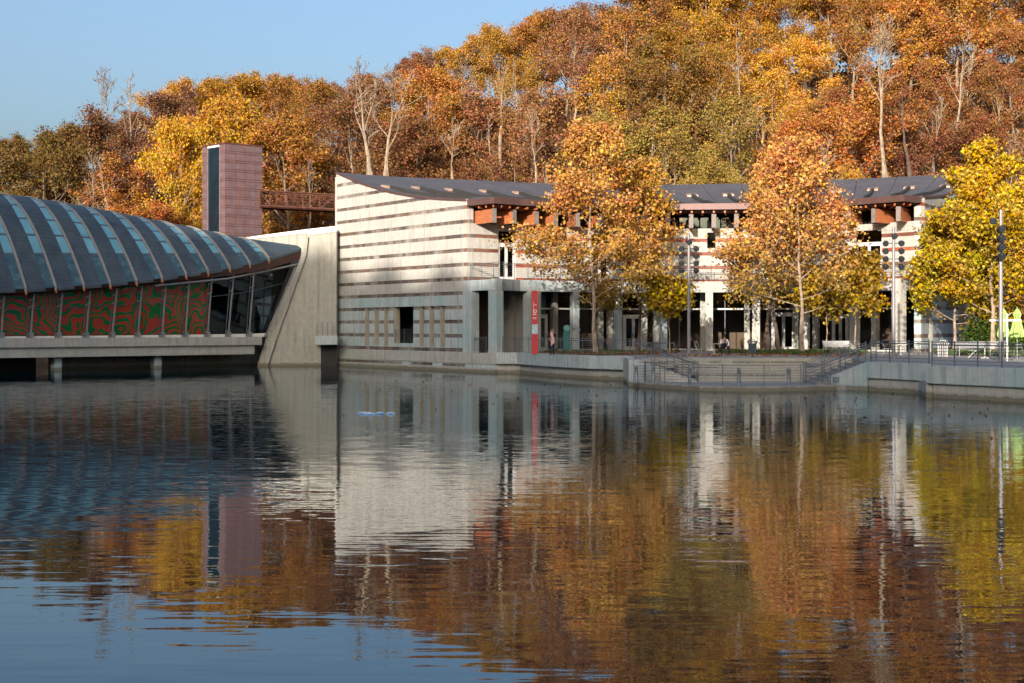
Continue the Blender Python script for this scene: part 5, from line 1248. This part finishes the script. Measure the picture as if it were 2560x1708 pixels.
# little swirl of bubbles on the pond
fx, fy = XY(945, YZ(1035, 0))
fo = thing('fountain_ripple', 'small upwelling patch of ripples on the open water', 'fountain', None, (fx, fy, 0)); rgf = random.Random(3)
for k in range(9):
    a = rgf.uniform(-.7, .7); b = rgf.uniform(-.35, .35); q = rgf.uniform(.10, .24)
    MB().lathe((a, b, .0), [(q, -.02), (q * .85, .02), (q * .5, .055), (q * .1, .07)], 14).build('ripple_mound', M['water'], fo, True)
# ================================================================ people
def skinned(name, joints, edges, mat, parent, sub=2, root=0):
    me = bpy.data.meshes.new(name); me.from_pydata([j[0] for j in joints], edges, []); me.materials.append(mat)
    o = bpy.data.objects.new(name, me); COL.objects.link(o); o.parent = parent
    o.modifiers.new('skin', 'SKIN'); 
    if not me.skin_vertices: 
        bpy.context.view_layer.objects.active = o
    sv = me.skin_vertices[0].data
    for i, j in enumerate(joints): r = j[1]; sv[i].radius = (r, r) if not isinstance(r, tuple) else r; sv[i].use_root = (i == root)
    o.modifiers['skin'].use_smooth_shade = True
    m = o.modifiers.new('sub', 'SUBSURF'); m.levels = sub; m.render_levels = sub
    dg = bpy.context.evaluated_depsgraph_get(); dg.update(); e = bpy.data.meshes.new_from_object(o.evaluated_get(dg)); o.modifiers.clear(); o.data = e; e.name = name
    return o
def blob(mb, c, r, n=10, m=8):
    pr = [(max(.001, r[0] * math.sin(math.pi * i / m)), -r[2] * math.cos(math.pi * i / m)) for i in range(m + 1)]
    b = len(mb.v); mb.lathe((0, 0, 0), pr, n); k = r[1] / r[0]
    for i in range(b, len(mb.v)): x, y, z = mb.v[i]; mb.v[i] = (c[0] + x, c[1] + y * k, c[2] + z)
    return mb
def hand(par, wrist, d, mat, palm_n=(0, -1, 0)):
    """palm with four unequal bent fingers and a thumb, one mesh"""
    d = Vector(d).normalized(); n = Vector(palm_n).normalized(); s = d.cross(n).normalized(); w = Vector(wrist); mb = MB()
    mb.tube([w - d * .02, w + d * .04, w + d * .09], [.024, .036, .034], 6)
    for i, ln in enumerate((.065, .078, .072, .055)):
        b = w + d * .085 + s * (.027 - .018 * i); mb.tube([b, b + d * ln * .55 + n * .008, b + d * ln * .85 + n * .035], [.0095, .009, .007], 5)
    b = w + d * .03 + s * .03; mb.tube([b, b + s * .03 + d * .03, b + s * .03 + d * .06 + n * .02], [.012, .011, .008], 5)
    return mb.build('hand', mat, par)
# standing person on the phone
x, y = XY(1379, 91.8); pr = thing('person', 'standing person in black with a long pink checked scarf and a phone at the ear', 'person', None, (x, y, PZ), 0)
J = [((0, 0, .95), .13), ((0, 0, 1.12), .115), ((.0, 0, 1.30), .14), ((0, 0, 1.43), .075), ((0, -.01, 1.50), .05), ((0, -.02, 1.60), .085), ((0, -.02, 1.69), .07),
     ((.17, 0, 1.40), .055), ((.24, -.05, 1.18), .045), ((.13, -.16, 1.40), .034), ((.09, -.13, 1.53), .026),
     ((-.17, 0, 1.40), .055), ((-.25, -.02, 1.16), .045), ((-.20, -.18, 1.09), .034), ((-.13, -.24, 1.10), .026),
     ((.09, 0, .88), .10), ((.10, -.02, .5), .07), ((.11, .02, .09), .045), ((.11, -.10, .04), .035), ((-.09, 0, .88), .10), ((-.07, 0, .5), .07), ((-.05, .05, .09), .045), ((-.05, -.07, .04), .035)]
E = [(0, 1), (1, 2), (2, 3), (3, 4), (4, 5), (5, 6), (2, 7), (7, 8), (8, 9), (9, 10), (2, 11), (11, 12), (12, 13), (13, 14), (0, 15), (15, 16), (16, 17), (17, 18), (0, 19), (19, 20), (20, 21), (21, 22)]
skinned('body', J, E, M['skin'], pr)
g_ = .018
def sub(ix, ed, extra, name, mat): return skinned(name, [(J[i][0], J[i][1] + extra) for i in ix], [(ix.index(a), ix.index(b)) for a, b in ed], mat, pr)
sub([0, 1, 2, 7, 8, 9, 11, 12, 13], [(0, 1), (1, 2), (2, 7), (7, 8), (8, 9), (2, 11), (11, 12), (12, 13)], g_, 'jacket', M['cloth_black'])
sub([0, 15, 16, 17, 19, 20, 21], [(0, 15), (15, 16), (16, 17), (0, 19), (19, 20), (20, 21)], g_, 'trousers', M['cloth_black'])
sub([17, 18], [(17, 18)], .016, 'shoe', M['hair']); sub([21, 22], [(21, 22)], .016, 'shoe', M['hair'])
hand(pr, (.09, -.13, 1.53), (-.15, 0, 1), M['skin']); hand(pr, (-.13, -.24, 1.10), (1, -.2, .1), M['skin'])
MB().box(.06, .085, -.14, -.06, 1.52, 1.68).build('phone', M['black'], pr)
mb = blob(MB(), (0, .015, 1.655), (.098, .11, .11)); blob(mb, (0, .09, 1.60), (.06, .05, .09)); mb.build('hair', M['hair'], pr, True)
mb = MB(); mb.tube([(0, -.11, 1.63), (0, -.125, 1.60), (0, -.105, 1.59)], [.008, .014, .008], 5); mb.build('nose', M['skin'], pr)
for s in (-1, 1): blob(MB(), (s * .033, -.098, 1.635), (.011, .006, .007), 6, 4).build('eye', M['hair'], pr)
MB().box(-.022, .022, -.106, -.098, 1.562, 1.568).build('mouth', M['red'], pr)
def m_scarf():
    t_ = NT('pink_checked_cloth'); z = t_.N('ShaderNodeSeparateXYZ'); t_.L(t_.pos(obj=True), z.inputs[0]); f = t_.math('FRACT', t_.math('MULTIPLY', z.outputs[2], 5.5))
    t_.bsdf(t_.ramp(f, [(0, (.62, .36, .36)), (.55, (.66, .42, .40)), (.6, (.22, .08, .10)), (.7, (.66, .42, .4))], 'CONSTANT'), .9); return t_.m
ms = m_scarf()
MB().slab3([(-.10, -.165, 1.42), (.06, -.175, 1.44), (.16, -.19, 1.1), (.20, -.17, .82), (.05, -.18, .72), (-.03, -.19, .55), (-.06, -.17, .85), (-.02, -.18, 1.1)], (0, .03, 0)).build('scarf', ms, pr)
mb = MB(); mb.lathe((0, -.01, 1.43), [(.10, -.03), (.12, 0), (.10, .04)], 12); mb.build('scarf', ms, pr)
# seated man leaning over a phone
x, y = XY(1810, 94.95); pm = thing('person', 'seated person in a white shirt and black waistcoat leaning forward over a phone', 'person', None, (x, y, PZ), 0)
J = [((0, .04, .50), .14), ((0, -.02, .70), .13), ((0, -.10, .90), .15), ((0, -.18, 1.02), .08), ((0, -.23, 1.08), .055), ((0, -.28, 1.16), .09), ((0, -.27, 1.25), .075),
     ((-.20, -.12, .96), .06), ((-.28, -.22, .74), .05), ((-.16, -.40, .76), .038), ((-.08, -.44, .80), .028),
     ((.20, -.12, .96), .06), ((.30, -.20, .72), .05), ((.20, -.36, .54), .038), ((.10, -.42, .47), .028),
     ((.12, -.04, .50), .10), ((.24, -.44, .50), .075), ((.25, -.36, .10), .05), ((.26, -.50, .045), .04), ((-.12, -.04, .50), .10), ((-.24, -.44, .50), .075), ((-.22, -.38, .10), .05), ((-.23, -.52, .045), .04)]
pr_save = pr; pr = pm
skinned('body', J, E, M['skin'], pm)
sub([0, 1, 2, 7, 8, 9, 11, 12, 13], [(0, 1), (1, 2), (2, 7), (7, 8), (8, 9), (2, 11), (11, 12), (12, 13)], .016, 'shirt', M['cloth_white'])
sub([0, 1, 2], [(0, 1), (1, 2)], .034, 'waistcoat', M['cloth_black'])
sub([0, 15, 16, 17, 19, 20, 21], [(0, 15), (15, 16), (16, 17), (0, 19), (19, 20), (20, 21)], .018, 'trousers', M['cloth_black'])
sub([17, 18], [(17, 18)], .016, 'shoe', M['hair']); sub([21, 22], [(21, 22)], .016, 'shoe', M['hair'])
hand(pm, (-.08, -.44, .80), (1, -.1, .2), M['skin']); hand(pm, (.10, -.42, .47), (-.3, -.2, -1), M['skin'])
MB().box(-.05, .03, -.50, -.485, .80, .94).build('phone', M['black'], pm)
blob(MB(), (0, -.255, 1.225), (.10, .115, .09)).build('hair', M['hair'], pm, True)
for s in (-1, 1): blob(MB(), (s * .033, -.368, 1.17), (.011, .006, .007), 6, 4).build('eye', M['hair'], pm)
MB().tube([(0, -.375, 1.17), (0, -.395, 1.14), (0, -.375, 1.13)], [.008, .014, .008], 5).build('nose', M['skin'], pm)
MB().box(-.022, .022, -.372, -.362, 1.105, 1.11).build('mouth', M['red'], pm)
